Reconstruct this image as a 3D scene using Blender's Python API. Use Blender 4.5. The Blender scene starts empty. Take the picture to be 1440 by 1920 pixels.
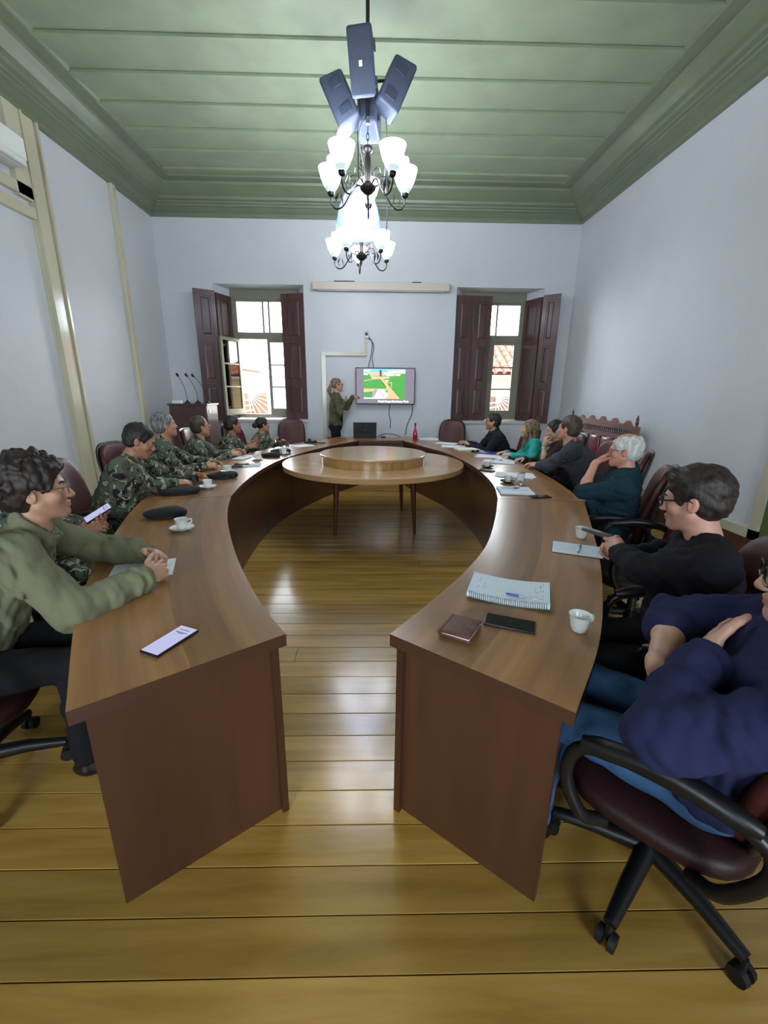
import bpy, bmesh, math, random
import numpy as np
from mathutils import Vector, Matrix

# ------------------------------------------------------------------ camera
SC = bpy.context.scene
COL = SC.collection
CAM_H = 1.56
cam_d = bpy.data.cameras.new('camera')
cam_d.sensor_fit = 'HORIZONTAL'
cam_d.sensor_width = 36.0
cam_d.lens = 793.3 / 1440 * 36.0
cam_d.clip_start = 0.05
cam = bpy.data.objects.new('camera', cam_d)
COL.objects.link(cam)
SC.camera = cam
_p, _y, _r = 0.27925, 0.02246, 0.01002            # pitch down, yaw to the right, roll
_F = Vector((math.sin(_y) * math.cos(_p), math.cos(_y) * math.cos(_p), -math.sin(_p)))
_R = Vector((math.cos(_y), -math.sin(_y), 0))
_U = _R.cross(_F)
_R2 = _R * math.cos(_r) + _U * math.sin(_r)
_U2 = _U * math.cos(_r) - _R * math.sin(_r)
cam.matrix_world = Matrix(((_R2.x, _U2.x, -_F.x, 0), (_R2.y, _U2.y, -_F.y, 0), (_R2.z, _U2.z, -_F.z, CAM_H), (0, 0, 0, 1)))

# ------------------------------------------------------------------ sky, exposure
W = bpy.data.worlds.new('overcast_sky')
SC.world = W
W.use_nodes = True
_bg = W.node_tree.nodes['Background']
_bg.inputs[0].default_value = (0.97, 0.98, 1.0, 1)
_bg.inputs[1].default_value = 5.2
SC.view_settings.view_transform = 'Standard'
SC.view_settings.look = 'None'
SC.view_settings.exposure = 1.8
SC.view_settings.gamma = 1.0
SC.view_settings.use_curve_mapping = False
SC.cycles.use_denoising = True
SC.cycles.max_bounces = 10
SC.cycles.diffuse_bounces = 6
SC.cycles.glossy_bounces = 4
SC.cycles.transparent_max_bounces = 12
SC.cycles.sample_clamp_indirect = 6.0
LAMP = 16.0
random.seed(7)

# room measures (metres)
XL, XR, YB, YF = -3.79, 3.55, 8.30, -2.6
ZC, ZW = 4.73, 4.34    # ceiling, underside of the cornice
TZ = 0.76              # desk top height
PI = math.pi

# ------------------------------------------------------------------ helpers: colour, materials
def lin(h):
    h = h.lstrip('#')
    c = [int(h[i:i + 2], 16) / 255 for i in (0, 2, 4)]
    return tuple((x / 12.92 if x <= .04045 else ((x + .055) / 1.055) ** 2.4) for x in c) + (1.0,)

def newmat(name):
    m = bpy.data.materials.new(name)
    m.use_nodes = True
    nt = m.node_tree
    b = nt.nodes['Principled BSDF']
    return m, nt, b

def plain(name, hexc, rough=.5, metal=0., spec=.5, coat=0., var=0., vscale=8., bump=0., bscale=60., alpha=None, trans=0.):
    m, nt, b = newmat(name)
    c = lin(hexc)
    b.inputs['Base Color'].default_value = c
    b.inputs['Roughness'].default_value = rough
    b.inputs['Metallic'].default_value = metal
    b.inputs['Specular IOR Level'].default_value = spec
    b.inputs['Coat Weight'].default_value = coat
    b.inputs['Coat Roughness'].default_value = .12
    b.inputs['Transmission Weight'].default_value = trans
    if var or bump:
        tc = nt.nodes.new('ShaderNodeTexCoord')
    if var:
        n = nt.nodes.new('ShaderNodeTexNoise')
        n.inputs['Scale'].default_value = vscale
        n.inputs['Detail'].default_value = 5
        nt.links.new(tc.outputs['Object'], n.inputs['Vector'])
        r = nt.nodes.new('ShaderNodeValToRGB')
        r.color_ramp.elements[0].position = .3
        r.color_ramp.elements[1].position = .7
        r.color_ramp.elements[0].color = tuple(x * (1 - var) for x in c[:3]) + (1,)
        r.color_ramp.elements[1].color = tuple(min(1, x * (1 + var)) for x in c[:3]) + (1,)
        nt.links.new(n.outputs['Fac'], r.inputs['Fac'])
        nt.links.new(r.outputs['Color'], b.inputs['Base Color'])
    if bump:
        n2 = nt.nodes.new('ShaderNodeTexNoise')
        n2.inputs['Scale'].default_value = bscale
        n2.inputs['Detail'].default_value = 4
        nt.links.new(tc.outputs['Object'], n2.inputs['Vector'])
        bp = nt.nodes.new('ShaderNodeBump')
        bp.inputs['Strength'].default_value = bump
        bp.inputs['Distance'].default_value = .01
        nt.links.new(n2.outputs['Fac'], bp.inputs['Height'])
        nt.links.new(bp.outputs['Normal'], b.inputs['Normal'])
    return m

def emit(name, hexc, strength, base=.25):
    m, nt, b = newmat(name)
    b.inputs['Base Color'].default_value = tuple(x * base for x in lin(hexc)[:3]) + (1,)
    b.inputs['Emission Color'].default_value = lin(hexc)
    b.inputs['Emission Strength'].default_value = strength
    return m

def wood(name, dark, mid, light, axis='X', scale=1., rough=.35, coat=.3, rnd=True, uv=False, bands=0.):
    """grain stretched along one axis; each object gets its own offset and tone"""
    m, nt, b = newmat(name)
    N, L = nt.nodes.new, nt.links.new
    tc = N('ShaderNodeTexCoord')
    src = tc.outputs['UV'] if uv else tc.outputs['Object']
    info = N('ShaderNodeObjectInfo')
    mp = N('ShaderNodeMapping')
    s = {'X': (1.2, 14, 14), 'Y': (14, 1.2, 14), 'Z': (14, 14, 1.2)}[axis]
    mp.inputs['Scale'].default_value = tuple(v * scale for v in s)
    add = N('ShaderNodeVectorMath'); add.operation = 'ADD'
    sc = N('ShaderNodeVectorMath'); sc.operation = 'SCALE'
    sc.inputs[0].default_value = (13.1, 7.7, 5.3)
    if rnd:
        L(info.outputs['Random'], sc.inputs['Scale'])
    else:
        sc.inputs['Scale'].default_value = 0
    L(src, mp.inputs['Vector'])
    L(mp.outputs['Vector'], add.inputs[0])
    L(sc.outputs['Vector'], add.inputs[1])
    n = N('ShaderNodeTexNoise'); n.inputs['Scale'].default_value = 1.0
    n.inputs['Detail'].default_value = 8; n.inputs['Roughness'].default_value = .62; n.inputs['Distortion'].default_value = .35
    L(add.outputs['Vector'], n.inputs['Vector'])
    r = N('ShaderNodeValToRGB')
    e = r.color_ramp.elements
    e[0].position, e[1].position = .27, .74
    e[0].color, e[1].color = lin(dark), lin(light)
    k = e.new(.5); k.color = lin(mid)
    L(n.outputs['Fac'], r.inputs['Fac'])
    out = r.outputs['Color']
    hs = N('ShaderNodeHueSaturation')
    mr = N('ShaderNodeMapRange')
    mr.inputs['To Min'].default_value, mr.inputs['To Max'].default_value = .80, 1.18
    if bands:
        mr.inputs['To Min'].default_value, mr.inputs['To Max'].default_value = .74, 1.2
    if bands:                                     # boards of slightly different tone across the top
        sx = N('ShaderNodeSeparateXYZ'); L(tc.outputs['UV'], sx.inputs['Vector'])
        mu = N('ShaderNodeMath'); mu.operation = 'MULTIPLY'; mu.inputs[1].default_value = bands
        L(sx.outputs['X'], mu.inputs[0])
        fl = N('ShaderNodeMath'); fl.operation = 'FLOOR'; L(mu.outputs[0], fl.inputs[0])
        wn = N('ShaderNodeTexWhiteNoise'); wn.noise_dimensions = '1D'
        L(fl.outputs[0], wn.inputs['W'])
        L(wn.outputs['Value'], mr.inputs['Value'])
    elif rnd:
        L(info.outputs['Random'], mr.inputs['Value'])
    else:
        mr.inputs['Value'].default_value = .5
    L(mr.outputs['Result'], hs.inputs['Value'])
    L(out, hs.inputs['Color'])
    L(hs.outputs['Color'], b.inputs['Base Color'])
    b.inputs['Roughness'].default_value = rough
    b.inputs['Coat Weight'].default_value = coat
    b.inputs['Coat Roughness'].default_value = .16
    n3 = N('ShaderNodeTexNoise'); n3.inputs['Scale'].default_value = 2.2; n3.inputs['Detail'].default_value = 6
    L(src, n3.inputs['Vector'])
    m3 = N('ShaderNodeMapRange'); m3.inputs['To Min'].default_value = rough * .75; m3.inputs['To Max'].default_value = min(1, rough * 1.3)
    L(n3.outputs['Fac'], m3.inputs['Value']); L(m3.outputs['Result'], b.inputs['Roughness'])
    bp = N('ShaderNodeBump'); bp.inputs['Strength'].default_value = .06; bp.inputs['Distance'].default_value = .01
    L(n.outputs['Fac'], bp.inputs['Height']); L(bp.outputs['Normal'], b.inputs['Normal'])
    return m

def glassy(name, tint='#f4fbff', gloss=.12):
    """thin clear pane: straight-through with a little mirror"""
    m = bpy.data.materials.new(name); m.use_nodes = True
    nt = m.node_tree; nt.nodes.clear()
    o = nt.nodes.new('ShaderNodeOutputMaterial')
    t = nt.nodes.new('ShaderNodeBsdfTransparent'); t.inputs[0].default_value = lin(tint)
    g = nt.nodes.new('ShaderNodeBsdfGlossy'); g.inputs['Roughness'].default_value = .03
    f = nt.nodes.new('ShaderNodeFresnel'); f.inputs[0].default_value = 1.45
    mx = nt.nodes.new('ShaderNodeMixShader')
    ml = nt.nodes.new('ShaderNodeMath'); ml.operation = 'MULTIPLY_ADD'
    ml.inputs[1].default_value = 1.0; ml.inputs[2].default_value = gloss * .3
    nt.links.new(f.outputs[0], ml.inputs[0]); nt.links.new(ml.outputs[0], mx.inputs[0])
    nt.links.new(t.outputs[0], mx.inputs[1]); nt.links.new(g.outputs[0], mx.inputs[2])
    nt.links.new(mx.outputs[0], o.inputs[0])
    return m

# ------------------------------------------------------------------ helpers: meshes
class MB:
    """collects shapes; build() links them as ONE mesh object"""
    def __init__(s):
        s.v, s.f, s.m, s.uv = [], [], [], None
    def add(s, vs, fs, M=None, mi=0):
        o = len(s.v)
        s.v += [tuple(M @ Vector(p)) if M is not None else tuple(p) for p in vs]
        s.f += [tuple(i + o for i in f) for f in fs]
        s.m += [mi] * len(fs)
        return s
    def box(s, c, size, M=None, mi=0, bev=0.0):
        x, y, z = (a / 2 for a in size)
        if bev <= 0:
            vs = [(c[0] + i * x, c[1] + j * y, c[2] + k * z) for i in (-1, 1) for j in (-1, 1) for k in (-1, 1)]
            fs = [(0, 1, 3, 2), (4, 6, 7, 5), (0, 4, 5, 1), (2, 3, 7, 6), (0, 2, 6, 4), (1, 5, 7, 3)]
            return s.add(vs, fs, M, mi)
        bm = bmesh.new()
        bmesh.ops.create_cube(bm, size=1)
        for v in bm.verts:
            v.co = Vector((c[0] + v.co.x * size[0], c[1] + v.co.y * size[1], c[2] + v.co.z * size[2]))
        bmesh.ops.bevel(bm, geom=list(bm.edges), offset=bev, segments=2, affect='EDGES', profile=.5)
        s.bm(bm, M, mi)
        return s
    def bm(s, bm, M=None, mi=0):
        bm.verts.index_update()
        s.add([v.co.copy() for v in bm.verts], [[v.index for v in f.verts] for f in bm.faces], M, mi)
        bm.free()
    def tube(s, pts, r, n=8, mi=0, caps=True, M=None, closed=False):
        pts = [Vector(p) for p in pts]
        rs = r if isinstance(r, (list, tuple)) else [r] * len(pts)
        vs, fs = [], []
        T = []
        L_ = len(pts)
        for i in range(L_):
            a = pts[(i - 1) % L_] if (closed or i > 0) else pts[0]
            b = pts[(i + 1) % L_] if (closed or i < L_ - 1) else pts[-1]
            d = (b - a)
            T.append(d.normalized() if d.length > 1e-9 else Vector((0, 0, 1)))
        up = Vector((0, 0, 1)) if abs(T[0].z) < .9 else Vector((1, 0, 0))
        for i, p in enumerate(pts):
            t = T[i]
            a = (up - t * up.dot(t))
            if a.length < 1e-6:
                a = t.orthogonal()
            a.normalize(); up = a
            b = t.cross(a)
            for j in range(n):
                w = 2 * PI * j / n
                vs.append(p + (a * math.cos(w) + b * math.sin(w)) * rs[i])
        for i in range(L_ if closed else L_ - 1):
            i2 = (i + 1) % L_
            for j in range(n):
                j2 = (j + 1) % n
                fs.append((i * n + j, i * n + j2, i2 * n + j2, i2 * n + j))
        if caps and not closed:
            fs.append(tuple(range(n))[::-1])
            fs.append(tuple((L_ - 1) * n + j for j in range(n)))
        return s.add(vs, fs, M, mi)
    def lathe(s, prof, n=24, c=(0, 0, 0), M=None, mi=0, cap=True):
        """prof: list of (radius, z)"""
        vs, fs = [], []
        for r, z in prof:
            for j in range(n):
                w = 2 * PI * j / n
                vs.append((c[0] + r * math.cos(w), c[1] + r * math.sin(w), c[2] + z))
        for i in range(len(prof) - 1):
            for j in range(n):
                j2 = (j + 1) % n
                fs.append((i * n + j, i * n + j2, (i + 1) * n + j2, (i + 1) * n + j))
        if cap:
            if prof[0][0] > 1e-5: fs.append(tuple(range(n))[::-1])
            if prof[-1][0] > 1e-5: fs.append(tuple((len(prof) - 1) * n + j for j in range(n)))
        return s.add(vs, fs, M, mi)
    def prism(s, poly, z0, z1, M=None, mi=0):
        n = len(poly)
        vs = [(p[0], p[1], z0) for p in poly] + [(p[0], p[1], z1) for p in poly]
        fs = [tuple(range(n))[::-1], tuple(range(n, 2 * n))]
        fs += [(i, (i + 1) % n, n + (i + 1) % n, n + i) for i in range(n)]
        return s.add(vs, fs, M, mi)
    def sphere(s, c, r, n=12, M=None, mi=0):
        r = r if isinstance(r, (tuple, list)) else (r, r, r)
        k = max(4, n // 2)
        vs, fs = [], []
        for i in range(k + 1):
            a = PI * i / k
            for j in range(n):
                w = 2 * PI * j / n
                vs.append((c[0] + r[0] * math.sin(a) * math.cos(w), c[1] + r[1] * math.sin(a) * math.sin(w), c[2] - r[2] * math.cos(a)))
        for i in range(k):
            for j in range(n):
                j2 = (j + 1) % n
                fs.append((i * n + j, i * n + j2, (i + 1) * n + j2, (i + 1) * n + j))
        return s.add(vs, fs, M, mi)
    def mesh(s, name, mats, smooth=False, angle=None):
        me = bpy.data.meshes.new(name)
        me.from_pydata(s.v, [], s.f)
        mats = mats if isinstance(mats, (list, tuple)) else [mats]
        for m in mats: me.materials.append(m)
        if len(mats) > 1: me.polygons.foreach_set('material_index', s.m)
        bm = bmesh.new(); bm.from_mesh(me)
        bmesh.ops.remove_doubles(bm, verts=bm.verts, dist=1e-6)
        bmesh.ops.recalc_face_normals(bm, faces=bm.faces)
        bm.to_mesh(me); bm.free()
        if smooth:
            me.polygons.foreach_set('use_smooth', [True] * len(me.polygons))
            me.set_sharp_from_angle(angle=math.radians(angle or 40))
        me.update()
        return me
    def build(s, name, mats, parent=None, smooth=False, angle=None, loc=None):
        return link(name, s.mesh(name, mats, smooth, angle), parent, loc)

def link(name, data, parent=None, loc=None):
    o = bpy.data.objects.new(name, data)
    COL.objects.link(o)
    if parent is not None: o.parent = parent
    if loc is not None: o.location = loc
    return o

def tag(o, label=None, cat=None, group=None, kind=None):
    if label: o['label'] = label
    if cat: o['category'] = cat
    if group: o['group'] = group
    if kind: o['kind'] = kind
    return o

def thing(name, label, cat, loc=(0, 0, 0), rz=0., group=None):
    o = bpy.data.objects.new(name, None)
    o.empty_display_size = .1
    COL.objects.link(o)
    o.location = loc
    o.rotation_euler = (0, 0, rz)
    return tag(o, label, cat, group)

def struct(o):
    o['kind'] = 'structure'
    return o

def copy_tree(o, parent=None):
    c = o.copy(); COL.objects.link(c)
    if parent is not None: c.parent = parent
    for ch in o.children: copy_tree(ch, c)
    return c

def rotz(a): return Matrix.Rotation(a, 4, 'Z')
def xf(loc=(0, 0, 0), rx=0, ry=0, rz=0):
    return Matrix.Translation(loc) @ Matrix.Rotation(rz, 4, 'Z') @ Matrix.Rotation(ry, 4, 'Y') @ Matrix.Rotation(rx, 4, 'X')

def crom(pts, per=8, closed=False):
    """smooth curve through points"""
    P = [Vector(p) for p in pts]
    out = []
    n = len(P)
    for i in range(n if closed else n - 1):
        p0 = P[(i - 1) % n] if closed or i > 0 else P[0] * 2 - P[1]
        p1, p2 = P[i], P[(i + 1) % n]
        p3 = P[(i + 2) % n] if closed or i + 2 < n else P[-1] * 2 - P[-2]
        for k in range(per):
            t = k / per
            out.append(.5 * ((2 * p1) + (p2 - p0) * t + (2 * p0 - 5 * p1 + 4 * p2 - p3) * t * t + (3 * p1 - p0 - 3 * p2 + p3) * t ** 3))
    if not closed: out.append(P[-1])
    return out
# ------------------------------------------------------------------ materials of the room
M_WALL = plain('white_wall_paint', '#c9ccd1', .55, var=.03, vscale=1.2, bump=.25, bscale=18)
M_CREAM = plain('cream_gloss_paint', '#c3bda5', .22, coat=.3, var=.04, vscale=3)
M_GREEN = plain('green_ceiling_paint', '#8d9a80', .55, coat=.0, var=.10, vscale=2.5, bump=.15, bscale=14)
M_GREEN2 = plain('green_cornice_paint', '#6d7961', .36, coat=.15, var=.08, vscale=2.5)
M_GAP = plain('dark_gap', '#1d140c', .9)
M_FLOOR = wood('floor_board_wood', '#906c2a', '#b18942', '#c49e56', 'X', .85, rough=.22, coat=.40)
M_SHUT = wood('shutter_wood', '#341f1f', '#4c3030', '#5e4040', 'Z', .8, rough=.42, coat=.12)
M_SKIRT = wood('skirting_wood', '#38201a', '#4c2c22', '#5e3a2c', 'Y', .8, rough=.4)
M_WFRAME = plain('window_frame_paint', '#7d7d6c', .4, var=.06)
M_GLASS = glassy('window_glass')
M_SILL = plain('white_sill', '#c9c4c4', .5)
M_BLACK = plain('black_plastic', '#141416', .38, spec=.5)
M_DARK = plain('dark_rubber', '#0d0d0e', .6)
M_CHROME = plain('steel', '#b6bac0', .22, metal=1.)
M_IRON = plain('dark_iron', '#23201f', .35, metal=.6)
M_PAPER = plain('white_paper', '#e4e8ee', .7)

# ------------------------------------------------------------------ floor of boards
slab = MB().box(((XL + XR) / 2, (YB + YF) / 2, -.06), (XR - XL, YB - YF, .06)).build('floor', M_GAP)
struct(slab)
PW = .142
y = 1.058 - PW * 26
rr = random.Random(3)
while y < YB:
    y0, y1 = max(y, YF), min(y + PW, YB)
    if y1 - y0 > .02:
        cuts = [XL, XR]
        if rr.random() < .45: cuts.insert(1, rr.uniform(-2.6, 2.6))
        for a, b in zip(cuts[:-1], cuts[1:]):
            mb = MB()
            mb.box((0, 0, -.015), (b - a - .002, y1 - y0 - .0035, .03), bev=.0015)
            o = mb.build('plank', M_FLOOR, slab, loc=((a + b) / 2, (y0 + y1) / 2, rr.uniform(-.0006, .0004)))
    y += PW

# ------------------------------------------------------------------ walls
WLX0, WLX1, WRX0, WRX1, WZ0, WZ1 = -2.87, -1.28, 1.445, 3.02, 1.00, 3.34
def strip(mb, x0, x1, y0, y1, z0, z1, mi=0):
    mb.box(((x0 + x1) / 2, (y0 + y1) / 2, (z0 + z1) / 2), (abs(x1 - x0), abs(y1 - y0), abs(z1 - z0)), mi=mi)
TH = .46
mb = MB()
for x0, x1, z0, z1 in ((XL - .3, WLX0, 0, ZC), (WLX1, WRX0, 0, ZC), (WRX1, XR + .3, 0, ZC), (WLX0, WLX1, 0, WZ0), (WRX0, WRX1, 0, WZ0), (WLX0, WLX1, WZ1, ZC), (WRX0, WRX1, WZ1, ZC)):
    strip(mb, x0, x1, YB, YB + TH, z0, z1)
struct(mb.build('wall_back', M_WALL))
mb = MB(); strip(mb, XL - .3, XL, YF - .3, YB + TH, 0, ZC); struct(mb.build('wall_left', M_WALL))
mb = MB(); strip(mb, XR, XR + .3, YF - .3, YB + TH, 0, ZC); struct(mb.build('wall_right', M_WALL))
mb = MB()                                         # wall behind the camera, with two unseen windows added to brighten the room
FILL_WIN = ((-2.8, -1.15), (.75, 2.4))
strip(mb, XL, XR, YF - .3, YF, 0, .9); strip(mb, XL, XR, YF - .3, YF, 3.3, ZC)
for x0, x1 in ((XL, FILL_WIN[0][0]), (FILL_WIN[0][1], FILL_WIN[1][0]), (FILL_WIN[1][1], XR)): strip(mb, x0, x1, YF - .3, YF, .9, 3.3)
struct(mb.build('wall_front', M_WALL))

# ------------------------------------------------------------------ ceiling boards and cornice
CW = .60
ceil = MB().box(((XL + XR) / 2, (YB + YF) / 2, ZC + .09), (XR - XL + .6, YB - YF + .6, .06)).build('ceiling', M_GREEN2)
struct(ceil)
y = 5.03 - .497 * 15
k = 0
while y < YB - CW:
    y0, y1 = max(y, YF + CW), min(y + .497, YB - CW)
    if y1 - y0 > .03:
        mb = MB()
        x0, x1 = XL + CW, XR - CW
        t = .020
        # lapped board: its near edge drops a little below the next one
        vs = [(x0, y0 + .012, ZC - t), (x1, y0 + .012, ZC - t), (x1, y1, ZC + .004), (x0, y1, ZC + .004), (x0, y0 + .012, ZC + .05), (x1, y0 + .012, ZC + .05), (x1, y1, ZC + .05), (x0, y1, ZC + .05)]
        mb.add(vs, [(0, 1, 2, 3), (4, 7, 6, 5), (0, 4, 5, 1), (2, 6, 7, 3), (0, 3, 7, 4), (1, 5, 6, 2)])
        mb.build('ceiling_board', M_GREEN, ceil)
    y += .497

# moulded cornice: profile (distance from the wall, height), mitred all round
prof = [(.0, ZW), (.05, ZW), (.055, ZW + .05), (.16, ZW + .10), (.20, ZW + .105), (.205, ZW + .13), (.235, ZW + .135), (.24, ZW + .16), (.29, ZW + .17), (.30, ZW + .205),
        (.345, ZW + .225), (.40, ZW + .265), (.455, ZW + .31), (.465, ZW + .345), (.60, ZW + .352), (.605, ZC - .02), (.63, ZC + .0), (.63, ZC + .06), (0, ZC + .06)]
corn = [(XL, YF), (XR, YF), (XR, YB), (XL, YB)]
def corner(i, d):
    sx = (1, -1, -1, 1)[i]; sy = (1, 1, -1, -1)[i]
    return corn[i][0] + sx * d, corn[i][1] + sy * d
for i, nm in enumerate(('front', 'right', 'back', 'left')):
    mb = MB()
    vs, n = [], len(prof)
    for e in (i, (i + 1) % 4):
        for d, z in prof:
            cx, cy = corner(e, d)
            vs.append((cx, cy, z))
    fs = [(j, (j + 1) % n, n + (j + 1) % n, n + j) for j in range(n)]
    mb.add(vs, fs + [tuple(range(n)), tuple(range(n, 2 * n))])
    struct(mb.build('trim_%d' % (i + 1), M_GREEN2))

# ------------------------------------------------------------------ skirting, trims and the tall casing on the side walls
mb = MB(); strip(mb, XR - .03, XR, 3.612, YB, 0, .254); struct(mb.build('baseboard_right', M_SKIRT))
mb = MB(); strip(mb, XR - .035, XR - .0, 3.62, 7.3, .255, .345)
strip(mb, XR - .035, XR, 3.62, 3.72, .255, 2.6)
struct(mb.build('trim_5', M_CREAM))
mb = MB(); strip(mb, XR - .02, XR, 2.55, 3.61, .0, 2.55)
for z0_, z1_ in ((.2, 1.1), (1.25, 2.4)):
    strip(mb, XR - .03, XR - .02, 2.68, 3.48, z0_, z1_)
struct(mb.build('door_1', plain('green_door_paint', '#5c6b38', .4)))
mb = MB(); strip(mb, XL, XL + .03, 5.72, YB, 0, .2); struct(mb.build('baseboard_left', M_CREAM))
mb = MB(); strip(mb, XL, XR, YB - .02, YB, 0, .18); struct(mb.build('baseboard_back', M_CREAM))
mb = MB()
for yy, w in ((5.47, .03), (5.585, .16), (5.70, .03)):
    strip(mb, XL, XL + (.05 if w > .1 else .075), yy - w / 2, yy + w / 2, 0, ZW)
strip(mb, XL, XL + .035, 5.44, 5.73, 0, ZW)
strip(mb, XL, XL + .06, 5.25, 5.45, 3.50, ZW)
strip(mb, XL, XL + .06, 2.9, 5.45, 3.52, 3.63)
strip(mb, XL, XL + .06, 2.9, 5.45, 3.33, 3.44)
struct(mb.build('trim_6', M_CREAM))
mb = MB(); mb.box((XL + .03, 7.125, ZW / 2), (.06, .10, ZW), bev=.006); struct(mb.build('trim_7', M_CREAM))

# ------------------------------------------------------------------ windows with folding panelled shutters
FY = YB + .40          # plane of the window frame
def leaf(win, a, b, z0, z1, flip=1):
    """one shutter leaf hung from plan point a to plan point b, raised panels as sub-parts on its room side"""
    a, b = Vector((a[0], a[1], 0)), Vector((b[0], b[1], 0))
    w = (b - a).length
    ang = math.atan2(b.y - a.y, b.x - a.x)
    t = .035
    M = Matrix.Translation((a.x, a.y, 0)) @ rotz(ang)
    mb = MB()
    st, rl = .075, .09
    H = z1 - z0
    for x0, x1 in ((0, st), (w - st, w)):
        mb.box(((x0 + x1) / 2, 0, z0 + H / 2), (x1 - x0 - .001, t, H), M)
    zs = [z0, z0 + H * .30, z0 + H * .64, z1]
    for q in zs:
        q0 = min(max(q - rl / 2, z0), z1 - rl)
        mb.box((w / 2, 0, q0 + rl / 2), (w - 2 * st, t, rl), M)
    mb.box((w / 2, 0, z0 + H / 2), (w - 2 * st, t * .35, H - .02), M)
    lf = mb.build('shutter_leaf', M_SHUT, win)
    for q0, q1 in zip(zs[:-1], zs[1:]):
        p0, p1 = q0 + rl * .55 + .03, q1 - rl * .55 - .03
        if q0 == z0: p0 += rl * .45
        if q1 == z1: p1 -= rl * .45
        pw = w - 2 * st - .05
        for s_ in (1, -1):
            vs = []
            for d, ins in ((t * .17, 0), (t * .40, .022)):
                vs += [(w / 2 - pw / 2 + ins, s_ * d, p0 + ins), (w / 2 + pw / 2 - ins, s_ * d, p0 + ins), (w / 2 + pw / 2 - ins, s_ * d, p1 - ins), (w / 2 - pw / 2 + ins, s_ * d, p1 - ins)]
            MB().add(vs, [(4, 5, 6, 7), (0, 1, 5, 4), (1, 2, 6, 5), (2, 3, 7, 6), (3, 0, 4, 7)], M).build('shutter_panel', M_SHUT, lf)
    return lf

def casement(win, ax, ay, ang, w, z0, z1, bars=2, name='sash'):
    M = Matrix.Translation((ax, ay, 0)) @ rotz(ang)
    mb = MB(); s_ = .055; H = z1 - z0
    mb.box((s_ / 2, 0, z0 + H / 2), (s_, .04, H), M); mb.box((w - s_ / 2, 0, z0 + H / 2), (s_, .04, H), M)
    mb.box((w / 2, 0, z0 + s_), (w - 2 * s_, .04, 2 * s_), M); mb.box((w / 2, 0, z1 - s_ / 2), (w - 2 * s_, .04, s_), M)
    for q in range(bars):
        zz = z0 + 2 * s_ + (H - 3 * s_) * (q + 1) / (bars + 1)
        mb.box((w / 2, 0, zz), (w - 2 * s_, .026, .026), M)
    sash = mb.build(name, M_WFRAME, win)
    ph = (H - 3 * s_) / (bars + 1)
    for q in range(bars + 1):
        c0 = z0 + 2 * s_ + ph * q
        MB().box((w / 2, 0, c0 + ph / 2), (w - 2 * s_, .004, ph - .018), M).build('pane', M_GLASS, sash)
    return sash

def window(n, x0, x1, fx0, fx1, openleft):
    win = bpy.data.objects.new('window_%d' % n, None); COL.objects.link(win); struct(win)
    mb = MB()
    f = .10
    strip(mb, fx0, fx0 + f, FY, FY + .06, WZ0 + .02, WZ1); strip(mb, fx1 - f, fx1, FY, FY + .06, WZ0 + .02, WZ1)
    strip(mb, fx0 + f, fx1 - f, FY, FY + .06, 3.13, WZ1); strip(mb, fx0 + f, fx1 - f, FY, FY + .06, WZ0 + .02, WZ0 + .09)
    strip(mb, fx0 + f, fx1 - f, FY - .012, FY + .06, 2.48, 2.60)
    strip(mb, fx0 + .05, fx1 - .05, FY - .02, FY, 3.16, 3.20)
    mb.build('window_frame', M_WFRAME, win)
    mb = MB(); strip(mb, x0 - .02, x1 + .02, YB - .03, FY + .06, WZ0 - .03, WZ0 + .015); mb.build('window_sill', M_SILL, win)
    mb = MB()                                     # splayed white linings between the wall face and the frame
    for xa, xb, s_ in ((x0, fx0, -1), (x1, fx1, 1)):
        mb.add([(xa, YB + .004, WZ0), (xb, FY + .03, WZ0), (xb, FY + .03, WZ1), (xa, YB + .004, WZ1), (xa + s_ * .02, YB + .004, WZ0), (xa + s_ * .02, FY + .05, WZ0), (xa + s_ * .02, FY + .05, WZ1), (xa + s_ * .02, YB + .004, WZ1)],
               [(0, 1, 2, 3), (4, 5, 6, 7), (0, 4, 7, 3), (1, 5, 6, 2)])
    mb.build('reveal', M_WALL, win)
    mw = (fx1 - fx0 - 2 * f)
    # transom light of three panes
    tr = MB()
    px = [fx0 + f, fx0 + f + mw * .46, fx0 + f + mw * .565, fx1 - f]
    if not openleft: px = [fx0 + f, fx0 + f + mw * .36, fx0 + f + mw * .565, fx1 - f]
    for q in px[1:-1]: strip(tr, q - .016, q + .016, FY + .005, FY + .05, 2.60, 3.13)
    trm = tr.build('transom_bar', M_WFRAME, win)
    for a, b in zip(px[:-1], px[1:]):
        MB().box(((a + b) / 2, FY + .03, 2.865), (b - a - .022, .004, .53)).build('pane', M_GLASS, trm)
    sw = mw / 2
    z0, z1 = WZ0 + .09, 2.48
    if openleft:                                  # one sash swung into the room, the other shut
        casement(win, fx0 + f, FY - .01, math.radians(-112), sw, z0, z1)
        casement(win, fx0 + f + sw, FY + .03, 0, sw, z0, z1)
    else:
        casement(win, fx0 + f, FY + .03, 0, sw, z0, z1)
        casement(win, fx0 + f + sw, FY + .03, 0, sw, z0, z1)
    return win

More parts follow.
